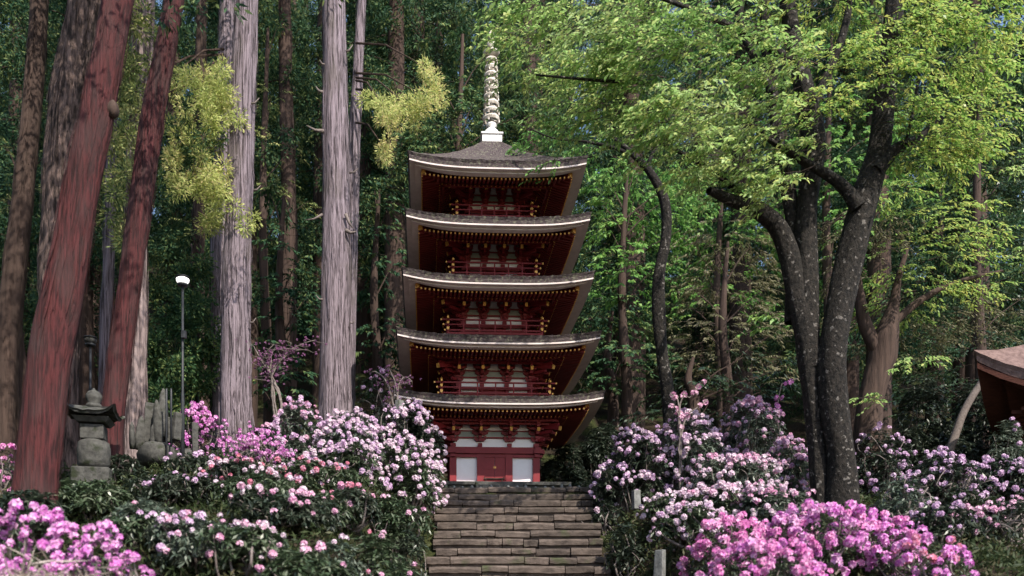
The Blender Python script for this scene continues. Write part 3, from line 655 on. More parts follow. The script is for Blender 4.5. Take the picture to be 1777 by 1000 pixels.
t5 = px_trunk('cedar_tree', 'pale cedar trunk lit along its right side, behind the slim red leaning cedar', [(231, 770, 46), (232, 680, 41), (234, 500, 39), (236, 350, 37), (249, 60, 36), (254, -160, 32)], 18.5, M['bark_pale'], .25, 5, 26, .06)
high_crown(t5, 18.5, 254, M['cedar_leaf'], 305)
t6 = px_trunk('cedar_tree', 'rough barked cedar with a sunlit upper trunk behind the large red cedar', [(106, 800, 62), (104, 640, 58), (101, 420, 57), (111, 240, 56), (128, 110, 55), (150, 0, 50), (172, -160, 44)], 16.5, M['bark_rough'], .2, 6, 28, .08, .03)
high_crown(t6, 16.5, 153, M['cedar_leaf'], 306)
t7 = px_trunk('cedar_tree', 'brown cedar trunk at the far left edge, in shade', [(4, 800, 44), (8, 640, 40), (24, 480, 37), (44, 300, 33), (62, 100, 30), (75, -140, 26)], 19, M['bark_brown'], .2, 7, 22, .06)
high_crown(t7, 19, 102, M['cedar_leaf'], 307, rmax=2.8)
t8 = px_trunk('cedar_tree', 'shaded cedar trunk close behind the lavender grey one, with sunlit yellow green sprays', [(388, 760, 34), (384, 600, 34), (382, 420, 32), (388, 260, 30), (394, 60, 28), (398, -160, 24)], 23.5, M['bark_grey'], .2, 8, 22, .07)
t9 = px_trunk('cedar_tree', 'thin grey cedar behind the big one beside the pagoda, bearing a yellow green bough', [(602, 720, 26), (606, 560, 24), (612, 350, 22), (619, 160, 18), (628, 0, 15), (632, -160, 12)], 24.5, M['bark_grey'], .2, 9, 18, .05)
t10 = px_trunk('cedar_tree', 'reddish brown cedar trunk seen between the two big grey trunks', [(500, 720, 30), (500, 560, 28), (502, 400, 26), (497, 200, 24), (494, 0, 20), (492, -160, 18)], 29, M['bark_brown'], .2, 10, 16, .05)
t11 = px_trunk('cedar_tree', 'dim cedar trunk standing between the leaning red cedar and the lavender one', [(340, 720, 24), (343, 500, 22), (346, 250, 20), (350, 0, 18), (352, -160, 16)], 27, M['bark_brown'], .2, 12, 16, .05)
t12 = px_trunk('cedar_tree', 'slender grey trunk just left of the slim red leaning cedar', [(180, 760, 22), (184, 560, 20), (190, 420, 19), (196, 100, 15), (199, -160, 12)], 22, M['bark_grey'], .2, 13, 16, .05)
for t_, y_, p_ in ((t10, 29, 492), (t11, 27, 352), (t12, 22, 199), (t9, 24.5, 632)): high_crown(t_, y_, p_, M['cedar_leaf'], 310 + int(p_), rmax=2.6, nb=50)
# yellow-green sprays with sunlight put into the leaf colour
def bough(r, blobs, Y, mat, name='spray', nper=115, prad=.28, L=.10, w=.034, anchor=None):
    o0 = np.array(r.location); cs = []; mb = MB()
    for (a, b, rx, ry, n) in blobs:
        for _ in range(int(n * .95)):
            q = rng.uniform(-.8, .8, 2); cs.append(np.array(P(a + q[0] * rx, b + q[1] * ry, Y + rng.normal() * .6)) - o0)
        if anchor: mb.tube([P(anchor[0], b - 45, Y + 1.2) - Vector(o0), P((a * .4 + anchor[0] * .6), b - 42, Y + .7) - Vector(o0), P((a * .8 + anchor[0] * .2), b - 14, Y + .1) - Vector(o0), P(a, b + 12, Y) - Vector(o0)], [.035, .025, .015, .006], 5)
    v, f = puffs(np.array(cs), prad, nper, L, w, -.15); npmesh(name, v, f, mat, r)
    if anchor: mb.build('branches', M['bark_brown'], r)
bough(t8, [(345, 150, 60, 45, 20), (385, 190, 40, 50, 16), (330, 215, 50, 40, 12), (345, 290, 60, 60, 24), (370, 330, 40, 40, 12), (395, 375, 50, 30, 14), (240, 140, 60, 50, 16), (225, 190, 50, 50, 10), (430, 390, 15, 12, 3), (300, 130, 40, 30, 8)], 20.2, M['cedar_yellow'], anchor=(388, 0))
bough(t8, [(340, 250, 50, 60, 12), (300, 330, 30, 40, 6)], 20.9, M['cedar_light'], 'shaded_spray')  # greener leaf colour stands for shade behind the yellow sprays
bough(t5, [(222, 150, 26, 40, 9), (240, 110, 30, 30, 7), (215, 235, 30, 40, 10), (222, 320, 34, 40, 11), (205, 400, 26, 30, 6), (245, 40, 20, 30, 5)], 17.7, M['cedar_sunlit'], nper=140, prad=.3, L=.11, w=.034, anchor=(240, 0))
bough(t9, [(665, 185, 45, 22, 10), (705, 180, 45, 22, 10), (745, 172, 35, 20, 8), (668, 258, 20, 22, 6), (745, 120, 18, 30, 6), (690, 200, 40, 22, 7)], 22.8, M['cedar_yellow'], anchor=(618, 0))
high_crown(t8, 23.5, 398, M['cedar_leaf'], 308, zb=24, rmax=2.4)
# darker drooping sprays low on the left and between the trunks
shade = px_trunk('cedar_tree', 'young dark cedar with layered boughs behind the street lamp', [(330, 760, 20), (332, 600, 16), (335, 440, 8)], 24, M['bark_brown'], .2, 20, 12)
bough(shade, [(300, 640, 70, 20, 16), (320, 680, 70, 18, 16), (290, 600, 60, 20, 14), (330, 560, 50, 20, 12), (340, 520, 40, 20, 10), (335, 470, 30, 20, 8), (360, 620, 40, 30, 10), (290, 710, 50, 15, 8)], 23, M['cedar_light'], nper=150, prad=.42, L=.12, w=.06, anchor=(332, 0))

# ------------------------------------------------------------------ broadleaf trees
def pads_tree(r, pads, mat, Yr, L, w, dens, centre, name='crown', up=1.0, depth=.5, tilt=.25):
    o0 = np.array(r.location); parts = []; TW.clear()
    for (a, b, rx, ry) in pads:
        Y = rng.uniform(*Yr); s = Y / FPX; c = np.array(P(a, b, Y)) - o0; RX, RZ = rx * s, ry * s * .8
        n = int(dens * RX * (RZ + .3) * 3.2); parts.append(pad_leaves(c, RX, RX * depth + .3, RZ, n, L, w, centre - o0, tilt))
    v, f = cat(parts); cr = npmesh(name, v, f, mat, r); v, f = cat(TW); npmesh('twigs', v, f, M['twig_dark'], r); return cr
mp = empty('cherry_tree', tuple(P(1440, 890, 15)), 'large dark barked tree with twin trunks and bright spring leaves, right of the stairs', 'tree')
mp.location.z = float(gz(mp.location.x, 15)); O = np.array(mp.location)
def ml(pts, Y, seed, name='limb', parent=mp, mat=None, seg=20, flute=.05, lump=.035, step=.1):
    Ys = Y if isinstance(Y, (list, tuple)) else [Y] * len(pts); o_ = np.array(parent.location)
    v, f = limb([np.array(P(a, b, y)) - o_ for (a, b, _), y in zip(pts, Ys)], [c * y / FPX / 2 for (_, _, c), y in zip(pts, Ys)], seg, step, flute, lump, 0, seed)
    return npmesh(name, v, f, mat or M['bark_dark'], parent, True)
ml([(1462, 960, 66), (1461, 880, 54), (1459, 800, 48), (1446, 700, 48), (1443, 620, 48), (1462, 510, 47), (1485, 410, 45), (1506, 330, 44), (1526, 260, 38), (1536, 170, 36), (1548, 60, 32), (1556, -80, 28), (1560, -260, 20)], 15, 21, 'trunk', seg=28, step=.07)
ml([(1424, 960, 40), (1424, 890, 33), (1419, 780, 31), (1409, 690, 33), (1402, 600, 36), (1400, 480, 36), (1400, 360, 34), (1412, 250, 38), (1398, 170, 34), (1375, 60, 26), (1360, -60, 22), (1350, -240, 14)], 15.2, 22, 'trunk', seg=26, step=.07)
ml([(1410, 640, 40), (1385, 520, 36), (1368, 440, 34), (1345, 390, 30), (1305, 360, 26), (1275, 350, 20), (1230, 330, 12)], [15.2, 15.2, 15.1, 15, 14.8, 14.6, 14.3], 23)
ml([(1376, 560, 26), (1378, 460, 26), (1372, 360, 24), (1352, 250, 22), (1338, 150, 19), (1328, 60, 18), (1326, -80, 14)], 15.4, 24)
ml([(1490, 360, 26), (1465, 325, 20), (1430, 300, 16), (1385, 275, 12), (1330, 240, 8)], 14.8, 25)
ml([(1518, 300, 30), (1545, 268, 24), (1572, 250, 17), (1592, 240, 12), (1640, 200, 7)], 14.9, 26)
ml([(1548, 90, 18), (1600, 50, 12), (1660, -10, 8)], 15, 27)
ml([(1400, 200, 16), (1440, 120, 14), (1470, 30, 12), (1475, -60, 8)], 15.3, 28)
ml([(1380, 110, 14), (1300, 60, 12), (1210, 20, 9), (1130, -10, 6)], [15.2, 15, 14.6, 14], 29)
ml([(1340, 160, 12), (1290, 60, 12), (1283, 0, 12), (1280, -90, 9)], 15.3, 30)
ml([(1352, 250, 10), (1260, 190, 9), (1160, 150, 7), (1040, 140, 5), (930, 130, 3)], [15.3, 14.9, 14.5, 14, 13.6], 31)
ml([(1310, 362, 12), (1240, 300, 8), (1150, 250, 6), (1060, 220, 3)], [14.8, 14.5, 14, 13.6], 32)
ml([(1572, 250, 5), (1585, 190, 5), (1594, 130, 4), (1600, 60, 3)], 14.6, 33)
cen = np.array(P(1440, 200, 15))
MP1 = [(940, 45, 75, 34), (1060, 50, 90, 38), (925, 130, 60, 30), (1015, 120, 80, 32), (1150, 100, 95, 34), (1095, 170, 90, 30), (995, 195, 65, 26), (1210, 180, 95, 30), (1180, 240, 85, 26), (1290, 150, 85, 30), (1290, 250, 80, 26), (1345, 300, 55, 22), (1255, 305, 50, 20), (1385, 255, 50, 22), (1240, 45, 95, 34), (1130, 15, 90, 30), (1345, 85, 75, 30), (1330, 200, 70, 26), (1110, 215, 70, 22), (1225, 285, 60, 20), (1300, 320, 40, 16), (1000, 30, 80, 30), (880, 70, 40, 24), (900, 20, 50, 26), (1050, 150, 70, 26), (1160, 200, 80, 22), (1240, 220, 80, 22), (1340, 335, 40, 16), (1180, 60, 80, 26), (1075, 95, 80, 26)]
pads_tree(mp, MP1, M['maple_leaf'], (12.8, 15.2), .115, .052, 440, cen, tilt=.42)
MP2 = [(1420, 110, 75, 26), (1500, 95, 80, 22), (1560, 125, 65, 26), (1440, 175, 75, 24), (1620, 50, 90, 40), (1700, 30, 65, 34), (1640, 145, 85, 34), (1690, 105, 60, 30), (1600, 195, 70, 30), (1665, 225, 70, 30), (1700, 180, 40, 26), (1590, 270, 60, 28), (1650, 285, 50, 20), (1470, 20, 70, 26), (1380, 15, 70, 28), (1580, 20, 60, 30), (1720, 80, 40, 22), (1630, 250, 50, 22), (1690, 250, 40, 18), (1560, 60, 50, 26)]
pads_tree(mp, MP2, M['maple_leaf_yellow'], (13.6, 16), .11, .048, 380, cen, 'yellow_crown', tilt=.42)
MP3 = [(px, py, 110, 45) for py in (-70, -180, -300) for px in range(1180 - py // 3, 1760, 120)]
pads_tree(mp, MP3, M['maple_leaf'], (14.8, 18), .13, .065, 50, cen, 'upper_crown')
# smaller tree behind on the right, with the short stout trunk
sp_ = empty('stout_tree', tuple(P(1505, 860, 18)), 'shorter pale barked tree just behind the large dark tree, with a broad green crown', 'tree'); sp_.location.z = float(gz(sp_.location.x, 18))
ml([(1500, 900, 60), (1505, 780, 48), (1512, 690, 44), (1530, 620, 46), (1538, 580, 38), (1550, 535, 20), (1560, 480, 12), (1575, 430, 6)], 18, 41, 'trunk', sp_, M['bark_brown'], 22, .06, .04)
ml([(1530, 625, 26), (1500, 560, 20), (1490, 500, 14), (1480, 430, 8)], 18, 42, 'limb', sp_, M['bark_brown'], 12)
ml([(1538, 570, 16), (1600, 520, 12), (1660, 490, 8), (1740, 470, 4)], 18, 43, 'limb', sp_, M['bark_brown'], 12)
cen2 = np.array(P(1560, 450, 18))
pads_tree(sp_, [(1620, 360, 60, 24), (1690, 350, 40, 14), (1600, 415, 70, 28), (1680, 445, 50, 20), (1560, 480, 60, 26), (1650, 495, 65, 18), (1710, 505, 40, 12), (1580, 540, 60, 18), (1560, 330, 60, 26), (1710, 400, 40, 14), (1500, 540, 40, 20), (1660, 400, 50, 18)], M['maple_leaf_yellow'], (16.5, 18.6), .11, .05, 220, cen2)
for pd in ((1590, 628, 40, 7), (1518, 685, 26, 8), (1765, 440, 30, 12), (1762, 275, 25, 20)): pads_tree(sp_, [pd], M['maple_leaf'], (16.5, 17.2), .11, .05, 300, cen2, 'low_spray')
pads_tree(sp_, [(1620, 560, 90, 26), (1700, 540, 80, 26), (1740, 580, 50, 16), (1540, 590, 60, 20), (1640, 590, 60, 18), (1480, 480, 50, 50), (1460, 560, 40, 50), (1540, 400, 60, 50), (1470, 400, 60, 50)], M['olive_leaf'], (18.5, 20.5), .10, .04, 190, cen2, 'olive_crown')
# thin curving tree between the pagoda and the big one
tt = empty('slender_tree', tuple(P(1160, 720, 19)), 'slender dark tree with a curving trunk right of the pagoda', 'tree'); tt.location.z = float(gz(tt.location.x, 19))
ml([(1165, 850, 24), (1160, 700, 22), (1150, 620, 22), (1143, 540, 22), (1143, 480, 20), (1156, 410, 18), (1153, 350, 18), (1128, 300, 14), (1100, 270, 10), (1068, 240, 7), (1055, 215, 5)], 19, 51, 'trunk', tt, M['bark_dark'], 14, .04, .05)
ml([(1128, 300, 8), (1127, 280, 7), (1140, 255, 5), (1160, 240, 3)], 19, 52, 'limb', tt, M['bark_dark'], 8)
ml([(1100, 270, 7), (1060, 255, 6), (1010, 245, 4), (960, 240, 3), (900, 215, 2)], 19, 53, 'limb', tt, M['bark_dark'], 8)
cen3 = np.array(P(1150, 300, 19))
pads_tree(tt, [(1030, 270, 50, 22), (960, 230, 60, 28), (1080, 300, 40, 16), (1180, 300, 60, 24), (950, 290, 40, 16), (1200, 350, 50, 24), (900, 250, 30, 18)], M['spring_leaf'], (19, 20.5), .12, .06, 170, cen3)
# middle-distance broadleaf trees
def mid_tree(name, label, px, pyb, Y, pads, mat, dens, L=.17, w=.09, bark='bark_brown', tw=20, Yj=1.5):
    r = empty(name, tuple(P(px, pyb, Y)), label, 'tree'); r.location.z = float(gz(r.location.x, Y)); zt = min(b for _, b, _, _ in pads)
    ml([(px, 900, tw * 1.2), (px + 4, 700, tw), (px - 6, (zt + 700) / 2, tw * .7), (px + 3, zt, tw * .25)], Y, hash(px) % 97, 'trunk', r, M[bark], 10)
    mb = MB(); o_ = Vector(r.location)
    for (a, b, rx, ry) in pads: mb.tube([P(px, b + 60, Y) - o_, P((px + a) / 2, b + 25, Y) - o_, P(a, b, Y) - o_], [.028, .018, .008], 5)
    mb.build('branches', M[bark], r)
    pads_tree(r, pads, mat, (Y - Yj, Y + Yj), L, w, dens, np.array(P(px, 400, Y)), depth=.7)
    return r
mid_tree('broadleaf_tree', 'bright green spring tree close behind the pagoda on its right', 1085, 760, 25.5, [(1100, 350, 60, 30), (1060, 400, 50, 26), (1120, 400, 60, 26), (1085, 450, 70, 30), (1150, 350, 50, 30), (1040, 350, 35, 26), (1070, 500, 50, 26), (1130, 470, 60, 28), (1180, 400, 50, 26), (1100, 300, 60, 26), (1050, 310, 50, 20), (1170, 320, 60, 30)], M['spring_leaf'], 120)
mid_tree('broadleaf_tree', 'blue green evergreen low beside the upper storeys, right of the pagoda', 1060, 760, 26.5, [(1060, 540, 50, 30), (1100, 560, 60, 34), (1080, 620, 60, 34), (1040, 590, 30, 30), (1130, 620, 50, 30), (1060, 660, 50, 26), (1020, 640, 40, 30)], M['cedar_light'], 130)
mid_tree('broadleaf_tree', 'olive brown tree with fine twigs between the slender tree and the big dark one', 1260, 760, 24, [(1230, 420, 80, 40), (1300, 430, 70, 40), (1260, 490, 90, 40), (1330, 500, 60, 40), (1200, 500, 50, 40), (1290, 560, 90, 36), (1210, 560, 60, 36), (1340, 580, 50, 30), (1260, 620, 90, 30), (1340, 640, 50, 26), (1190, 620, 50, 26)], M['olive_leaf'], 130, .13, .05)
mid_tree('broadleaf_tree', 'mid green tree behind the crown of the big dark tree', 1250, 760, 28, [(1250, 370, 90, 34), (1200, 430, 70, 30), (1300, 400, 60, 30), (1220, 470, 60, 26), (1340, 440, 60, 30), (1250, 330, 80, 30), (1180, 520, 60, 24), (1280, 520, 60, 26)], M['spring_leaf'], 95)
mid_tree('broadleaf_tree', 'pale green tree seen through the gap between the twin trunks', 1440, 760, 27, [(1440, 300, 70, 50), (1450, 400, 70, 50), (1350, 350, 70, 50), (1440, 480, 70, 50), (1540, 330, 70, 50), (1400, 210, 80, 50), (1520, 230, 80, 50), (1340, 120, 80, 50), (1450, 80, 90, 50), (1260, 60, 80, 50), (1340, 560, 50, 40)], M['spring_leaf'], 90, .18, .09)
mid_tree('broadleaf_tree', 'dark evergreen filling the gap behind the hall roof at the right', 1700, 760, 25, [(1620, 660, 70, 34), (1700, 680, 80, 34), (1760, 640, 60, 40), (1650, 720, 90, 30), (1740, 730, 70, 26), (1740, 400, 60, 60), (1760, 300, 60, 60), (1700, 300, 60, 50), (1760, 200, 50, 50), (1770, 520, 60, 50), (1690, 600, 70, 34), (1570, 690, 50, 30), (1760, 100, 60, 50)], M['dark_leaf'], 120, .16, .07)
mid_tree('broadleaf_tree', 'dark glossy evergreen behind the right rhododendrons', 1200, 760, 21.5, [(1200, 660, 60, 24), (1260, 650, 60, 26), (1320, 680, 60, 26), (1230, 700, 60, 20), (1150, 690, 50, 24), (1360, 640, 40, 30), (1110, 720, 40, 24), (1290, 620, 60, 22)], M['dark_leaf'], 130, .15, .05)
mid_tree('broadleaf_tree', 'dark evergreen beside the left flank of the pagoda', 655, 760, 26, [(650, 400, 50, 34), (690, 450, 40, 34), (640, 500, 50, 34), (680, 560, 50, 36), (640, 600, 50, 34), (660, 660, 60, 30), (650, 330, 50, 34), (690, 620, 40, 30), (680, 350, 40, 30)], M['cedar_leaf'], 120, .2, .08)
mid_tree('broadleaf_tree', 'green tree behind the finial of the pagoda', 800, 760, 27.5, [(780, 230, 70, 40), (820, 180, 70, 40), (760, 150, 60, 40), (840, 100, 70, 40), (900, 200, 60, 40), (740, 240, 50, 30), (800, 60, 70, 40), (880, 260, 70, 20), (960, 290, 50, 26)], M['cedar_light'], 120, .17, .08)
mid_tree('broadleaf_tree', 'dark shrubby evergreen between the two big grey trunks', 490, 760, 25.5, [(480, 400, 50, 30), (520, 450, 50, 34), (480, 500, 50, 34), (510, 560, 50, 34), (470, 600, 50, 34), (500, 650, 60, 34), (530, 520, 40, 30), (520, 690, 50, 26), (460, 680, 50, 26), (470, 340, 50, 34)], M['cedar_leaf'], 110, .2, .08)
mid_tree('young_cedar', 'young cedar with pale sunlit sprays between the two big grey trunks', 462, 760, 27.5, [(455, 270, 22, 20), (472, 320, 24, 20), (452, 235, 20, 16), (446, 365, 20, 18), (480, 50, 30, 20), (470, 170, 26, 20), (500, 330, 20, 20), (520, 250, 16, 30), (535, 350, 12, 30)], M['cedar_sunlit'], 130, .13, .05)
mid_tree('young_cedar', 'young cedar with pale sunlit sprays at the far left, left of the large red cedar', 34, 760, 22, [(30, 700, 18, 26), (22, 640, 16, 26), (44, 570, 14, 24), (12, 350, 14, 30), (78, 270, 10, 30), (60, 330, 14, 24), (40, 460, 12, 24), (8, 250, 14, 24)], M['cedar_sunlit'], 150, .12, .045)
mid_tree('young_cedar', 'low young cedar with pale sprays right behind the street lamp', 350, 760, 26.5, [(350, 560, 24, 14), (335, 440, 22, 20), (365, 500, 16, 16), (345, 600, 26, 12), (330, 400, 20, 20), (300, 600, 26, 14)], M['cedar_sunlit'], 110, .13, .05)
# leaning bare trunk by the hall
lt = px_trunk('bare_tree', 'bare leaning trunk under the corner of the hall roof', [(1652, 770, 14), (1672, 715, 13), (1700, 668, 12), (1722, 640, 9), (1760, 610, 5)], 20, M['twig'], .1, 61, 10, .03, strips=0)

# ------------------------------------------------------------------ flowering shrubs
def truss(nf=12, pet=5, r=.075, fs=.036, cup=.5, zmin=-.35):
    D = fib(nf, zmin); V = []; F = []
    for d in D:
        d = Vector(d); x = d.orthogonal().normalized(); y = d.cross(x); b = len(V); a0 = random.uniform(0, 6.28)
        c = d * r * random.uniform(.5, .78); fsv = fs * random.uniform(.75, 1.2)
        if random.random() < .12: continue
        for k in range(pet):
            a = a0 + 2 * math.pi * k / pet; rad = x * math.cos(a) + y * math.sin(a); tn = x * -math.sin(a) + y * math.cos(a)
            n0 = len(V); u_ = random.uniform(.85, 1.15); V += [c, c + rad * fsv * .75 + tn * fsv * .5 + d * fsv * cup, c + rad * fsv * 1.4 * u_ + d * fsv * cup * .8, c + rad * fsv * .75 - tn * fsv * .5 + d * fsv * cup]
            F.append((n0, n0 + 1, n0 + 2, n0 + 3))
    return np.array([tuple(v) for v in V]), np.array(F)
TR = [truss(), truss(10, zmin=-.1), truss(14), truss(9, r=.065, zmin=.0, cup=.7), truss(16, r=.08, zmin=-.5), truss(5, r=.05, zmin=.2, cup=.9)]
TA = [truss(7, 5, .085, .05, .35, -.2), truss(6, 5, .09, .055, .3, 0), truss(8, 5, .08, .045, .4, -.2)]
def stamp(tmpls, pos, nrm, sc):
    n = len(pos); z = unit(nrm); x = unit(np.cross(z, unit(rng.normal(size=(n, 3))))); y = np.cross(z, x); parts = []
    idx = rng.integers(0, len(tmpls), n)
    for k, (tv, tf) in enumerate(tmpls):
        s = idx == k
        if not s.any(): continue
        Rm = np.stack([x[s], y[s], z[s]], -1)
        v = np.einsum('nij,mj->nmi', Rm, tv) * sc[s][:, None, None] + pos[s][:, None]
        m_ = len(tv); f = tf[None] + (np.arange(s.sum()) * m_)[:, None, None]; parts.append((v.reshape(-1, 3), f.reshape(-1, 4)))
    return cat(parts)
def shrub(name, label, px, top, hw, Y, flower, ntr, leaf='rhodo_leaf', group=None, kind='rhodo', fsize=1.0, dens=1.0, flower2=None, n2=0, bare=0, lsize=1.0, category='shrub', lobes=5, ydepth=1.0):
    """lobed shrub: stems, whorls of leaves over and through the lobes, flower trusses on the outside"""
    pt = P(px, top, Y); g = float(gz(pt.x, Y)); h = max(.5, pt.z - g); rx = hw * Y / FPX; ry = rx * ydepth
    r = empty(name, (pt.x, Y, g), label, category, group); mb = MB()
    lb = [(0, 0, h * .62, rx * .62, h * .38)]
    for i in range(lobes):
        a = 6.28 * i / lobes + rng.uniform(-.4, .4); q = rng.uniform(.45, .72); s = rng.uniform(.38, .58)
        zc = h * rng.uniform(.28, .66); lb.append((math.cos(a) * rx * q, math.sin(a) * ry * q, zc, rx * s, min(h * .4, rx * s * rng.uniform(.8, 1.1))))
    for i in range(4):
        a = 6.28 * i / 4 + rng.uniform(-.5, .5); lb.append((math.cos(a) * rx * .5, math.sin(a) * ry * .5, h * .2, rx * .5, h * .24))
    SP = []; SN = []
    for (cx_, cy_, cz_, rr, rz) in lb:
        area = 4 * 3.14 * rr * (rr + rz) / 2; n = int(area * 78 * dens); d = unit(rng.normal(size=(n, 3))); d[:, 2] = np.where(d[:, 2] < -.5, -d[:, 2], d[:, 2]); d = unit(d)
        q = rng.uniform(.72, 1.08, (n, 1)); SP.append(np.array([cx_, cy_, cz_]) + d * np.array([rr, rr, rz]) * q); SN.append(d)
        for _ in range(3 + bare):
            dd = unit(rng.normal(size=(1, 3)))[0]; dd[2] = abs(dd[2]) * .8 + .1; e = np.array([cx_, cy_, cz_]) + dd * np.array([rr, rr, rz]) * (1.0 if not bare else 1.15)
            b = np.array([rng.normal(0, .08), rng.normal(0, .08), -.15]); mid = (b * .5 + e * .5) + rng.normal(0, .12, 3) * (1 + bare * .15); m2 = b * .2 + e * .8 + rng.normal(0, .07, 3) * (1 + bare * .2)
            sp2, rd = spline([b, mid, m2, e], [.028, .018, .012, .005], .18); mb.tube(sp2, rd, 5)
    SP = np.concatenate(SP); SN = np.concatenate(SN); keep = SP[:, 2] > -.1; SP = SP[keep]; SN = SN[keep]
    mb.build('stems', M['twig'], r, True)
    k = 7; ax = unit(SN + np.array([0, 0, .6])); p = np.repeat(SP, k, 0); a = rng.uniform(0, 6.28, len(p)); axr = np.repeat(ax, k, 0)
    x = unit(np.cross(axr, np.array([.31, .77, .21]))); y = np.cross(axr, x); d = x * np.cos(a)[:, None] + y * np.sin(a)[:, None] + axr * rng.uniform(-.25, .45, (len(p), 1))
    ll = .105 * lsize if kind == 'rhodo' else .055 * lsize
    v, f = leaves(p, d, ll * rng.uniform(.7, 1.2, len(p)), ll * .30, up=(0, 0, 1), upmix=.6, fold=.2); npmesh('foliage', v, f, M[leaf], r)
    def put(mat, n, nm, fsz):
        if kind == 'rhodo' and px < 730 and Y < 15: n = int(n * .5)
        if kind == 'rhodo' and px > 1000: n = int(n * 1.15)
        if kind == 'rhodo': n = int(n * 1.45); fsz *= .68 if Y > 14 else .60
        else: n = int(n * 1.0); fsz *= .66
        # outer points only: those not inside another lobe
        w_ = SN[:, 2] * .3 + rng.uniform(0, 1, len(SP)) + (-SN[:, 1]) * .4 + SP[:, 2] / h * .35
        out = np.ones(len(SP), bool)
        for (cx_, cy_, cz_, rr, rz) in lb: out &= (((SP - [cx_, cy_, cz_]) / [rr, rr, rz]) ** 2).sum(1) > .8
        cand = np.where(out)[0]; cand = cand[np.argsort(-w_[cand])][:max(n * 2, 1)]
        if len(cand) == 0: return
        cand = rng.permutation(cand)[:n]; nn = unit(SN[cand] + np.array([0, 0, .5])); pos = SP[cand] + SN[cand] * rng.uniform(.0, .12, (len(cand), 1))
        v, f = stamp(TR if kind == 'rhodo' else TA, pos, nn, fsz * rng.uniform(.6, 1.25, len(cand))); npmesh(nm, v, f, M[mat], r)
    if ntr: put(flower, ntr, 'blossoms', fsize)
    if flower2: put(flower2, n2, 'second_blossoms', fsize)
    return r
GRL = 'rhododendrons massed on the left bank'; GRR = 'rhododendrons massed on the right bank'; GA = 'bright azaleas along the foot of the banks'
S = shrub
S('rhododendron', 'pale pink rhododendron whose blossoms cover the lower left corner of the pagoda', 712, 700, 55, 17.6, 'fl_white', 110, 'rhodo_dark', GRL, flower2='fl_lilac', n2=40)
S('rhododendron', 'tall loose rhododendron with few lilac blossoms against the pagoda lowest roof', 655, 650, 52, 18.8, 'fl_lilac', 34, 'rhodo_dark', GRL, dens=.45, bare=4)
S('rhododendron', 'white and lilac rhododendron at the foot of the big grey trunk nearest the pagoda', 610, 722, 75, 17, 'fl_white', 120, 'silver_leaf', GRL, flower2='fl_lilac', n2=80)
S('rhododendron', 'lilac rhododendron with deep pink crown between the two big grey trunks', 515, 700, 58, 17.6, 'fl_lilac', 90, 'silver_leaf', GRL, flower2='fl_pink', n2=40)
S('rhododendron', 'dense pale pink rhododendron overhanging the upper left of the stairs', 706, 762, 66, 16.2, 'fl_white', 150, 'rhodo_leaf', GRL, flower2='fl_lilac', n2=40)
S('azalea', 'thin purple magenta azalea below the lavender grey trunk', 440, 742, 45, 16.4, 'fl_magenta', 80, 'rhodo_dark', GRL, 'azalea', .6, dens=.5)
S('rhododendron', 'mixed white and violet rhododendron in the middle of the left bank', 590, 785, 80, 15.2, 'fl_white', 110, 'rhodo_leaf', GRL, flower2='fl_lilac', n2=60)
S('rhododendron', 'coral flowered rhododendron at mid height of the left bank', 540, 830, 75, 13.7, 'fl_coral', 40, 'rhodo_leaf', GRL, flower2='fl_lilac', n2=22)
S('rhododendron', 'sparse coral and white rhododendron below the lavender grey trunk', 420, 815, 75, 13.4, 'fl_coral', 22, 'rhodo_dark', GRL, flower2='fl_white', n2=20)
S('rhododendron', 'leafy green rhododendron almost without flowers beside the left edge of the stairs', 678, 862, 62, 14, 'fl_pink', 6, 'rhodo_leaf', GRL, lsize=1.1, flower2='fl_white', n2=4)
S('rhododendron', 'loose pink rhododendron low on the left bank, below the coral one', 500, 895, 95, 11.6, 'fl_pink', 36, 'rhodo_dark', GRL, flower2='fl_white', n2=16)
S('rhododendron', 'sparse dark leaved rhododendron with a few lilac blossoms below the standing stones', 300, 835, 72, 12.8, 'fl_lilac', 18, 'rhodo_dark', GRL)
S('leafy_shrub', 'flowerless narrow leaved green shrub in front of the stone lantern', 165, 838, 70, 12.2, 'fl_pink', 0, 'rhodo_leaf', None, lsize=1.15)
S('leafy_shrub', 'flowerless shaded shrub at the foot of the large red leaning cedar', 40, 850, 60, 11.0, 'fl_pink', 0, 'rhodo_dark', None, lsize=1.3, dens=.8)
S('rhododendron', 'pink dotted rhododendron at the bottom of the left bank beside the stairs', 650, 928, 85, 11.0, 'fl_pink', 14, 'rhodo_leaf', GRL, lsize=1.1, flower2='fl_coral', n2=6)
S('rhododendron', 'silvery leaved lilac pink rhododendron at the bottom left of centre', 345, 900, 90, 10.2, 'fl_lilac', 34, 'silver_leaf', GRL, flower2='fl_pink', n2=16)
S('leafy_shrub', 'low green flowerless shrub between the lantern shrub and the bottom rhododendrons', 250, 870, 70, 11.2, 'fl_pink', 2, 'silver_leaf', None)
S('rhododendron', 'rhododendron with bright pink balls at the bottom edge left of the stairs', 520, 955, 90, 9.4, 'fl_pink', 22, 'rhodo_leaf', GRL)
S('azalea', 'brilliant magenta azalea in the bottom left corner', 55, 892, 105, 8.4, 'fl_magenta', 330, 'rhodo_leaf', GA, 'azalea', .95)
S('azalea', 'smaller magenta azalea just right of the corner one at bottom left', 172, 922, 58, 8.3, 'fl_magenta', 170, 'rhodo_leaf', GA, 'azalea', .8)
S('azalea', 'magenta azalea sprig at the bottom edge below the silvery rhododendron', 225, 965, 45, 8.2, 'fl_magenta', 36, 'rhodo_leaf', GA, 'azalea', .8)
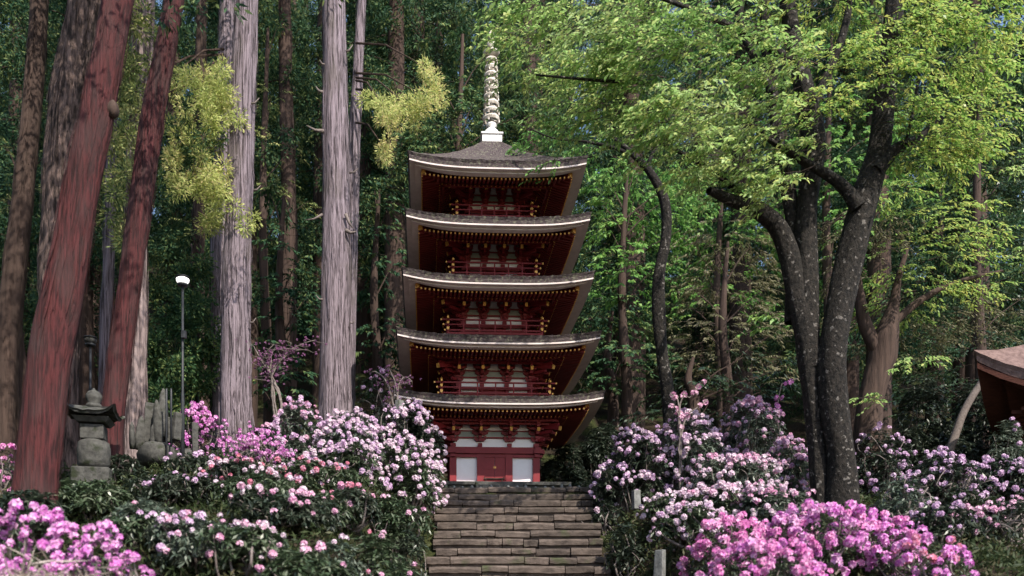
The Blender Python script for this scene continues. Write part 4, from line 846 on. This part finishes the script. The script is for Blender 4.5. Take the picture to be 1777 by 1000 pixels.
S('azalea', 'small pink azalea at the far left edge behind the red cedar', 5, 775, 32, 13.5, 'fl_hot', 40, 'rhodo_dark', None, 'azalea', .8)
S('azalea', 'hot pink azalea glowing behind the street lamp pole', 345, 708, 42, 19.5, 'fl_magenta', 150, 'rhodo_dark', None, 'azalea', 1.0)
S('rhododendron', 'lilac rhododendron leaning over the upper right edge of the stairs', 1098, 748, 58, 17.2, 'fl_lilac', 120, 'rhodo_dark', GRR, flower2='fl_white', n2=40)
S('rhododendron', 'pale lilac domed rhododendron in the middle of the right bank', 1195, 722, 75, 17.2, 'fl_lilac', 130, 'silver_leaf', GRR, flower2='fl_white', n2=80)
S('rhododendron', 'pink lilac rhododendron high on the right bank, left of the dark twin trunks', 1300, 698, 72, 18, 'fl_lilac', 120, 'silver_leaf', GRR, flower2='fl_pink', n2=60, bare=2)
S('rhododendron', 'white blossomed rhododendron low beside the right edge of the stairs', 1172, 858, 52, 15.0, 'fl_white', 60, 'rhodo_leaf', GRR, dens=.9)
S('rhododendron', 'cream and pink rhododendron in the centre of the right bank', 1270, 800, 75, 15.6, 'fl_white', 100, 'silver_leaf', GRR, flower2='fl_pink', n2=44, bare=2)
S('rhododendron', 'pink rhododendron pressed against the left of the dark twin trunks', 1365, 765, 55, 16.4, 'fl_pink', 60, 'silver_leaf', GRR, flower2='fl_lilac', n2=50, bare=2)
S('rhododendron', 'white and lilac rhododendron between the stairs marker and the magenta azaleas', 1195, 905, 55, 13.0, 'fl_white', 60, 'rhodo_leaf', GRR, flower2='fl_lilac', n2=20)
S('rhododendron', 'pale rhododendron just above the bright azaleas of the right bank', 1330, 845, 70, 13.6, 'fl_white', 70, 'silver_leaf', GRR, flower2='fl_pink', n2=40)
S('azalea', 'hot pink azalea left of centre in the bottom right mass', 1270, 905, 80, 11.0, 'fl_hot', 170, 'rhodo_leaf', GA, 'azalea', 1.0)
S('azalea', 'magenta pink azalea directly in front of the dark twin trunks', 1400, 885, 85, 10.8, 'fl_magenta', 180, 'rhodo_leaf', GA, 'azalea', 1.0, flower2='fl_hot', n2=60)
S('azalea', 'magenta azalea right of the dark twin trunks at the bottom', 1520, 900, 75, 11.0, 'fl_magenta', 120, 'rhodo_leaf', GA, 'azalea', .95, flower2='fl_hot', n2=30)
S('azalea', 'low pink azalea at the bottom edge, lowest of the right mass', 1340, 950, 100, 9.4, 'fl_hot', 150, 'rhodo_leaf', GA, 'azalea', .9, flower2='fl_magenta', n2=60)
S('azalea', 'coral dotted azalea at the bottom edge toward the right corner', 1600, 940, 70, 10.2, 'fl_magenta', 60, 'rhodo_leaf', GA, 'azalea', .9, flower2='fl_coral', n2=20)
S('rhododendron', 'lilac rhododendron seen just right of the dark twin trunks', 1525, 748, 55, 17.5, 'fl_lilac', 60, 'rhodo_dark', GRR, dens=.6, bare=2)
S('rhododendron', 'dusky leaved rhododendron with curly bare stems on the far right bank', 1625, 790, 72, 15.2, 'fl_lilac', 50, 'rhodo_dark', GRR, dens=.8, bare=4)
S('rhododendron', 'lilac flowered rhododendron at the right edge below the hall', 1735, 800, 65, 15.4, 'fl_lilac', 90, 'rhodo_dark', GRR, bare=2)
S('leafy_shrub', 'silvery flowerless shrub at the right edge under the hall roof', 1745, 735, 45, 17.5, 'fl_lilac', 4, 'silver_leaf', None)
S('rhododendron', 'twiggy dark rhododendron with few pink balls near the bottom right corner', 1700, 890, 85, 12.4, 'fl_pink', 22, 'rhodo_dark', GRR, dens=.45, bare=5)
S('rhododendron', 'small lilac pink rhododendron in the bottom right corner gap', 1640, 905, 55, 12.0, 'fl_lilac', 26, 'rhodo_dark', GRR, dens=.7)
# flowerless and thinly flowered shrubs that knit the banks together
S('leafy_shrub', 'dark flowerless evergreen bush on the terrace right of the pagoda', 985, 770, 42, 23.5, 'fl_pink', 0, 'rhodo_dark', None, lsize=1.3)
S('leafy_shrub', 'broad dark evergreen bush behind the right end of the terrace', 1050, 740, 60, 24.5, 'fl_pink', 0, 'rhodo_dark', None, lsize=1.3)
S('leafy_shrub', 'dark low bush hugging the top right corner of the stairs', 1052, 868, 26, 16.9, 'fl_white', 3, 'rhodo_dark', None)
S('leafy_shrub', 'mossy green low bush along the right edge of the stairs', 1085, 905, 34, 14.9, 'fl_pink', 0, 'rhodo_dark', None)
S('rhododendron', 'loose rhododendron with white balls midway down the left bank', 455, 870, 75, 12.4, 'fl_white', 22, 'rhodo_leaf', GRL, flower2='fl_coral', n2=6)
S('rhododendron', 'dark rhododendron with scattered coral balls next to the leafy green one', 600, 880, 65, 12.6, 'fl_coral', 10, 'rhodo_dark', GRL, flower2='fl_pink', n2=8)
S('rhododendron', 'leafy rhododendron with two or three violet balls left of the silvery one', 250, 905, 62, 10.9, 'fl_lilac', 10, 'rhodo_leaf', GRL)
S('rhododendron', 'rhododendron with pale balls in the lowest row left of the stairs', 430, 940, 75, 9.8, 'fl_white', 22, 'rhodo_leaf', GRL, flower2='fl_pink', n2=10)
S('rhododendron', 'small leafy rhododendron at the bottom corner of the left bank beside the stairs', 700, 965, 52, 12.0, 'fl_pink', 4, 'rhodo_leaf', GRL)
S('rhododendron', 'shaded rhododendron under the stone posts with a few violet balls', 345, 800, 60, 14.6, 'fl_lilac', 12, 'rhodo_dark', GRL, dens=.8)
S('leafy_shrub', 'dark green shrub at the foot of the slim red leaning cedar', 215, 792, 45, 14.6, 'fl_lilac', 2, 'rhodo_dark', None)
S('rhododendron', 'pink and white rhododendron low in front of the pale domed one on the right bank', 1240, 850, 60, 14.2, 'fl_white', 50, 'rhodo_leaf', GRR, flower2='fl_pink', n2=20)
S('rhododendron', 'silvery twiggy rhododendron right of the dark twin trunks above the magenta azalea', 1560, 830, 60, 13.4, 'fl_lilac', 10, 'silver_leaf', GRR, dens=.6, bare=4)
S('rhododendron', 'dark twiggy rhododendron at the right edge above the bottom corner', 1750, 870, 60, 13.2, 'fl_pink', 8, 'rhodo_dark', GRR, dens=.6, bare=4)
S('leafy_shrub', 'dark evergreen bush left of the hall, behind the dusky rhododendron', 1600, 660, 62, 21, 'fl_pink', 0, 'rhodo_dark', None, lsize=1.2)
S('leafy_shrub', 'dark evergreen bush under the corner of the hall roof', 1690, 665, 60, 22, 'fl_pink', 0, 'rhodo_dark', None, lsize=1.2)
S('rhododendron', 'leafy rhododendron with few flowers between the coral and the loose pink ones', 560, 905, 60, 12.2, 'fl_pink', 8, 'rhodo_leaf', GRL)
S('leafy_shrub', 'dark leafy bush filling the bank just left of the middle of the stairs', 715, 915, 40, 13.2, 'fl_pink', 0, 'rhodo_dark', None)
S('rhododendron', 'rhododendron with a few pale balls, second lowest on the bank left of the stairs', 585, 940, 60, 10.6, 'fl_white', 12, 'silver_leaf', GRL)
# sparse taller azaleas with bare stems
def wispy(name, label, base, tips, Y, mat, n, w0=.035, fs=.6, jit=.12):
    b = P(*base, Y); g = float(gz(b.x, Y)); r = empty(name, (b.x, Y, g), label, 'azalea'); o_ = np.array(r.location); mb = MB(); pos = []
    for tp in tips:
        pts = [np.array(P(a, c, Y + d)) - o_ for (a, c, d) in tp]; pts = [np.array([0, 0, -.2])] + pts
        s2, rd = spline(pts, [w0] + [w0 * (1 - (i + 1) / (len(pts))) + .004 for i in range(len(pts) - 1)], .12); s2[1:-1] += rng.normal(0, .008, s2[1:-1].shape); mb.tube(s2, rd, 6)
        e = s2[int(len(s2) * .72):]
        for _ in range(n):
            q = e[rng.integers(len(e))]; off = rng.normal(0, jit, 3) * np.array([1.5, 1.2, .5]); pos.append(q + off)
            if rng.uniform() < .5: mb.tube([q, q + off * .5 + rng.normal(0, .02, 3), q + off], [.006, .005, .003], 4)
    mb.build('stems', M['twig'], r, True); pos = np.array(pos)
    v, f = stamp(TA, pos, rng.normal(size=pos.shape) + [0, 0, 1], fs * rng.uniform(.7, 1.2, len(pos))); npmesh('blossoms', v, f, M[mat], r)
    return r
wispy('azalea_tree', 'slender leafless purple azalea rising between the two big grey trunks', (490, 760), [[(488, 700, 0), (472, 655, 0), (450, 620, 0), (440, 600, .2)], [(488, 700, 0), (472, 655, 0), (500, 610, 0), (520, 600, 0), (548, 590, .1)], [(488, 700, 0), (474, 660, 0), (470, 620, .2), (480, 600, .2)], [(472, 655, 0), (500, 615, 0), (505, 595, -.2)], [(472, 655, 0), (455, 625, 0), (475, 598, -.2)], [(472, 655, 0), (505, 612, 0), (535, 608, -.2)]], 18.3, 'fl_purple', 34, .022, .28, .11)
wispy('azalea_tree', 'sprig of purple azalea left of the lowest pagoda roof', (700, 760), [[(680, 690, 0), (660, 650, 0), (645, 645, 0)], [(690, 690, 0), (680, 650, 0), (675, 640, 0)], [(690, 690, 0), (700, 655, 0), (715, 662, 0)]], 18.3, 'fl_purple', 24, .02, .30, .1)
wispy('azalea_tree', 'bare stemmed rhododendron with two pink balls high above the right bank', (1180, 800), [[(1180, 700, 0), (1195, 690, 0), (1216, 664, 0)], [(1180, 710, 0), (1170, 690, 0), (1163, 682, 0)], [(1185, 740, 0), (1215, 705, 0), (1228, 693, 0)], [(1180, 740, 0), (1172, 710, 0), (1168, 702, 0)]], 16.6, 'fl_pink', 5, .018, .75, .02)
wispy('azalea_tree', 'single violet azalea sprig left of the twin trunks', (1350, 760), [[(1350, 690, 0), (1365, 665, 0), (1385, 657, 0)]], 17.4, 'fl_magenta', 12, .012, .6, .05)
wispy('azalea_tree', 'violet azalea sprays at the foot of the lavender grey trunk', (470, 820), [[(450, 790, 0), (430, 775, 0), (420, 765, 0)], [(470, 790, 0), (455, 770, 0), (450, 760, 0)], [(470, 800, 0), (480, 790, 0), (465, 785, -.1)]], 15.6, 'fl_magenta', 40, .015, .4, .12)
# tan grass-like leaves hanging in the corner at bottom left
def tuft(label, px, top, Y, n, mat='tan_leaf', spread=.35, L=.38):
    pt = P(px, top, Y); g = float(gz(pt.x, Y)); r = empty('grass_clump', (pt.x, Y, g), label, 'grass clump'); h = pt.z - g
    p = rng.normal(0, spread, (n, 3)) * [1, .6, .25] + [0, 0, h * .8]; d = rng.normal(0, .6, (n, 3)) + [.25, -.2, -.7]; v, f = leaves(p, d, L * rng.uniform(.6, 1.1, n), .018, fold=.1); npmesh('blades', v, f, M[mat], r)
    mb = MB()
    for _ in range(8): e = rng.normal(0, spread, 3) * [1, .6, .2] + [0, 0, h * .85]; mb.tube([(0, 0, -.1), tuple(e * .6 + rng.normal(0, .05, 3)), tuple(e)], [.012, .009, .005], 5)
    mb.build('canes', M['twig'], r)
tuft('drooping tan bamboo grass in front of the magenta azalea, bottom left', 70, 950, 7.6, 320)

# ------------------------------------------------------------------ ground cover (countless leaves)
n = 190000; gx = rng.uniform(-9, 12, n); gy = rng.uniform(6.5, 27, n); keep = np.abs(gx - xc(gy)) > SHW + .12 + (gy > SY - .3) * np.where(gx < xc(gy), 1.0, 1.6); gx, gy = gx[keep], gy[keep]
p = np.stack([gx, gy, gz(gx, gy) + rng.uniform(-.02, .30, len(gx)) * rng.uniform(.2, 1, len(gx))], 1); d = rng.normal(size=p.shape) + [0, -.3, .35]
v, f = leaves(p, d, .115 * rng.uniform(.6, 1.3, len(p)), .034); tag(npmesh('ground_cover', v, f, M['moss_leaf']), 'low mossy leaves covering both banks', 'ground cover', kind='stuff')

# ------------------------------------------------------------------ stone lantern and standing stones
lp = P(163, 822, 14.2); LZ = float(gz(lp.x, lp.y)); u = 14.2 / FPX
sl_ = empty('stone_lantern', (lp.x, lp.y, LZ), 'mossy stone pagoda lantern with winged roof beside the leaning red cedars', 'stone lantern', rz=R(12))
z = lambda py: CAMZ + (HY - py) * u - LZ
mb = MB(); mb.box((0, 0, (z(815) - .1) / 2), (.62, .62, z(815) + .1)); mb.build('plinth', M['stone'], sl_, bevel=.03)
h = z(765) - z(815); mb = MB(); mb.lathe((0, 0, z(815)), [(.22, 0), (.27, h * .15), (.275, h * .7), (.25, h * .92), (.19, h)], 18); mb.build('round_body', M['stone'], sl_, True)
h = z(740) - z(765); mb = MB(); mb.box((0, 0, z(765) + h / 2), (.38, .38, h)); mb.build('shaft', M['stone'], sl_, bevel=.02)
mb = MB(); mb.box((0, 0, z(733)), (.46, .46, .09), top=(1.3, 1.3)); mb.build('cornice', M['stone'], sl_, bevel=.01)
mb = roof_grid(.43, .14, z(722) - .0, .12, .14, 10, 4, .05); mb.build('roof', M['stone'], sl_)
mb = MB(); mb.box((0, 0, z(715)), (.30, .30, .08)); mb.lathe((0, 0, z(710)), [(.10, 0), (.14, .04), (.12, .08), (.09, .10), (.13, .16), (.14, .22), (.10, .29), (.03, .33), (.015, .36)], 14); mb.build('jewel', M['stone'], sl_, True)
rk = P(275, 765, 16.2)
def rock(name, label, px, py, Y, w, h, mat='stone', group=None, cat_='stone', seed=0, d=None, square=False):
    pt = P(px, py, Y); g = pt.z; rg = random.Random(seed); mb = MB(); d = d or w * .7
    if square:
        mb.box((0, 0, h / 2), (w, d, h), rg.uniform(-.3, .3), (.9, .9), .008)
        o = mb.build(name, M[mat], None, bevel=.012)
    else:
        pr = [(w * .5, -.1), (w * .52, h * .25), (w * .47, h * .6), (w * .36, h * .85), (w * .12, h)]
        mb.lathe((0, 0, 0), pr, 12)
        for q, vv in enumerate(mb.v): k = 1 + rg.uniform(-.12, .12); mb.v[q] = (vv[0] * k, vv[1] * k * d / w, vv[2] * (1 + rg.uniform(-.03, .03)))
        o = mb.build(name, M[mat], None, True)
    o.location = (pt.x, Y, g); o.rotation_euler = (rg.uniform(-.05, .05), rg.uniform(-.08, .08), rg.uniform(0, 3)); tag(o, label, cat_, group); return o
rock('boulder', 'wide dark mossy boulder under the cluster of standing stones', 275, 800, 16.5, 1.1, .36, 'stone', seed=3)
rock('boulder', 'second mossy boulder carrying the stones nearest the lamp pole', 322, 805, 16.7, .6, .3, 'stone', seed=4)
SG = 'small standing stones clustered left of the lamp'
for i, (px, top, bot, wpx, lab) in enumerate([(230, 733, 770, 14, 'lowest leftmost little standing stone of the cluster'), (243, 722, 772, 17, 'rounded dark standing stone near the left end of the cluster'), (258, 700, 768, 18, 'pale upright slab in the left half of the cluster'), (274, 696, 766, 18, 'upright standing stone in the middle of the cluster'), (283, 674, 750, 22, 'tallest standing stone at the back of the cluster'), (294, 725, 768, 16, 'short square stone before the tall one in the cluster'), (266, 735, 772, 13, 'small round topped stone in front of the cluster'), (305, 716, 764, 14, 'rightmost pale stone of the cluster by the dark rods')]):
    Y = 16.3 + (i % 3) * .12; rock('standing_stone', lab, px, bot, Y, wpx * Y / FPX, (bot - top) * Y / FPX, 'stone', SG, 'standing stone', 10 + i, square=(i in (2, 5, 7)))
rock('stone_post', 'short square stone post beside the hot pink azalea', 339, 790, 16.0, .12, .62, 'stone', None, 'post', 30, .12, True)
rock('stone_post', 'small pale marker post beside the upper right of the stairs', 1104, 884, 15.6, .16, .36, 'pale_stone', None, 'post', 31, .14, True)
rock('stone_post', 'pale marker post low at the right edge of the stairs', 1144, 1002, 12.6, .15, .42, 'pale_stone', None, 'post', 32, .13, True)
rock('wooden_post', 'tall weathered post among the rhododendrons left of the lowest roof', 691, 800, 18.2, .24, 1.35, 'pale_stone', None, 'post', 33, .16, True)
# dark rods
for i, (px, a, b) in enumerate([(289, 676, 790), (297, 676, 740)]):
    q = P(px, b, 16.0); mb = MB(); mb.lathe((0, 0, -.4), [(.022, 0), (.022, .4 + (b - a) * 16 / FPX), (.012, .42 + (b - a) * 16 / FPX)], 8)
    o = mb.build('metal_rod', M['lamp_metal'], None, True); o.location = q; tag(o, ['taller', 'shorter'][i] + ' of two dark metal rods standing by the stones', 'rod')
# street lamps
def lamp(px, top, bot, Y, label, lit=True):
    b = P(px, bot, Y); g = min(b.z, float(gz(b.x, Y))); H = P(px, top, Y).z - g; r = empty('street_lamp', (b.x, Y, g), label, 'street lamp')
    mb = MB(); mb.lathe((0, 0, -.2), [(.045, 0), (.04, H * .45), (.026, H * .5), (.024, H + .2)], 10); mb.build('pole', M['lamp_metal'], r, True)
    mb = MB(); mb.lathe((0, 0, H - .02), [(.03, 0), (.10, .015), (.11, .05), (.06, .055)], 14); mb.build('collar', M['lamp_metal'], r, True)
    mb = MB(); mb.lathe((0, 0, H + .04), [(.09, 0), (.125, .05), (.13, .09), (.08, .12)], 14); mb.build('lamp_glass', M['lamp_glass'] if lit else M['stone'], r, True)
    mb = MB(); mb.lathe((0, 0, H + .158), [(.15, 0), (.13, .02), (.05, .05), (.015, .065)], 14); mb.build('cap', M['lamp_metal'], r, True)
    mb = MB(); mb.box((.04, -.04, H - 1.0), (.09, .08, .14)); mb.build('junction_box', M['lamp_metal'], r)
lamp(317, 496, 790, 16.5, 'slim dark street lamp with a glowing white head left of the lavender trunk')
lamp(157, 600, 790, 17.5, 'dark lamp post half hidden behind the large red leaning cedar', False)
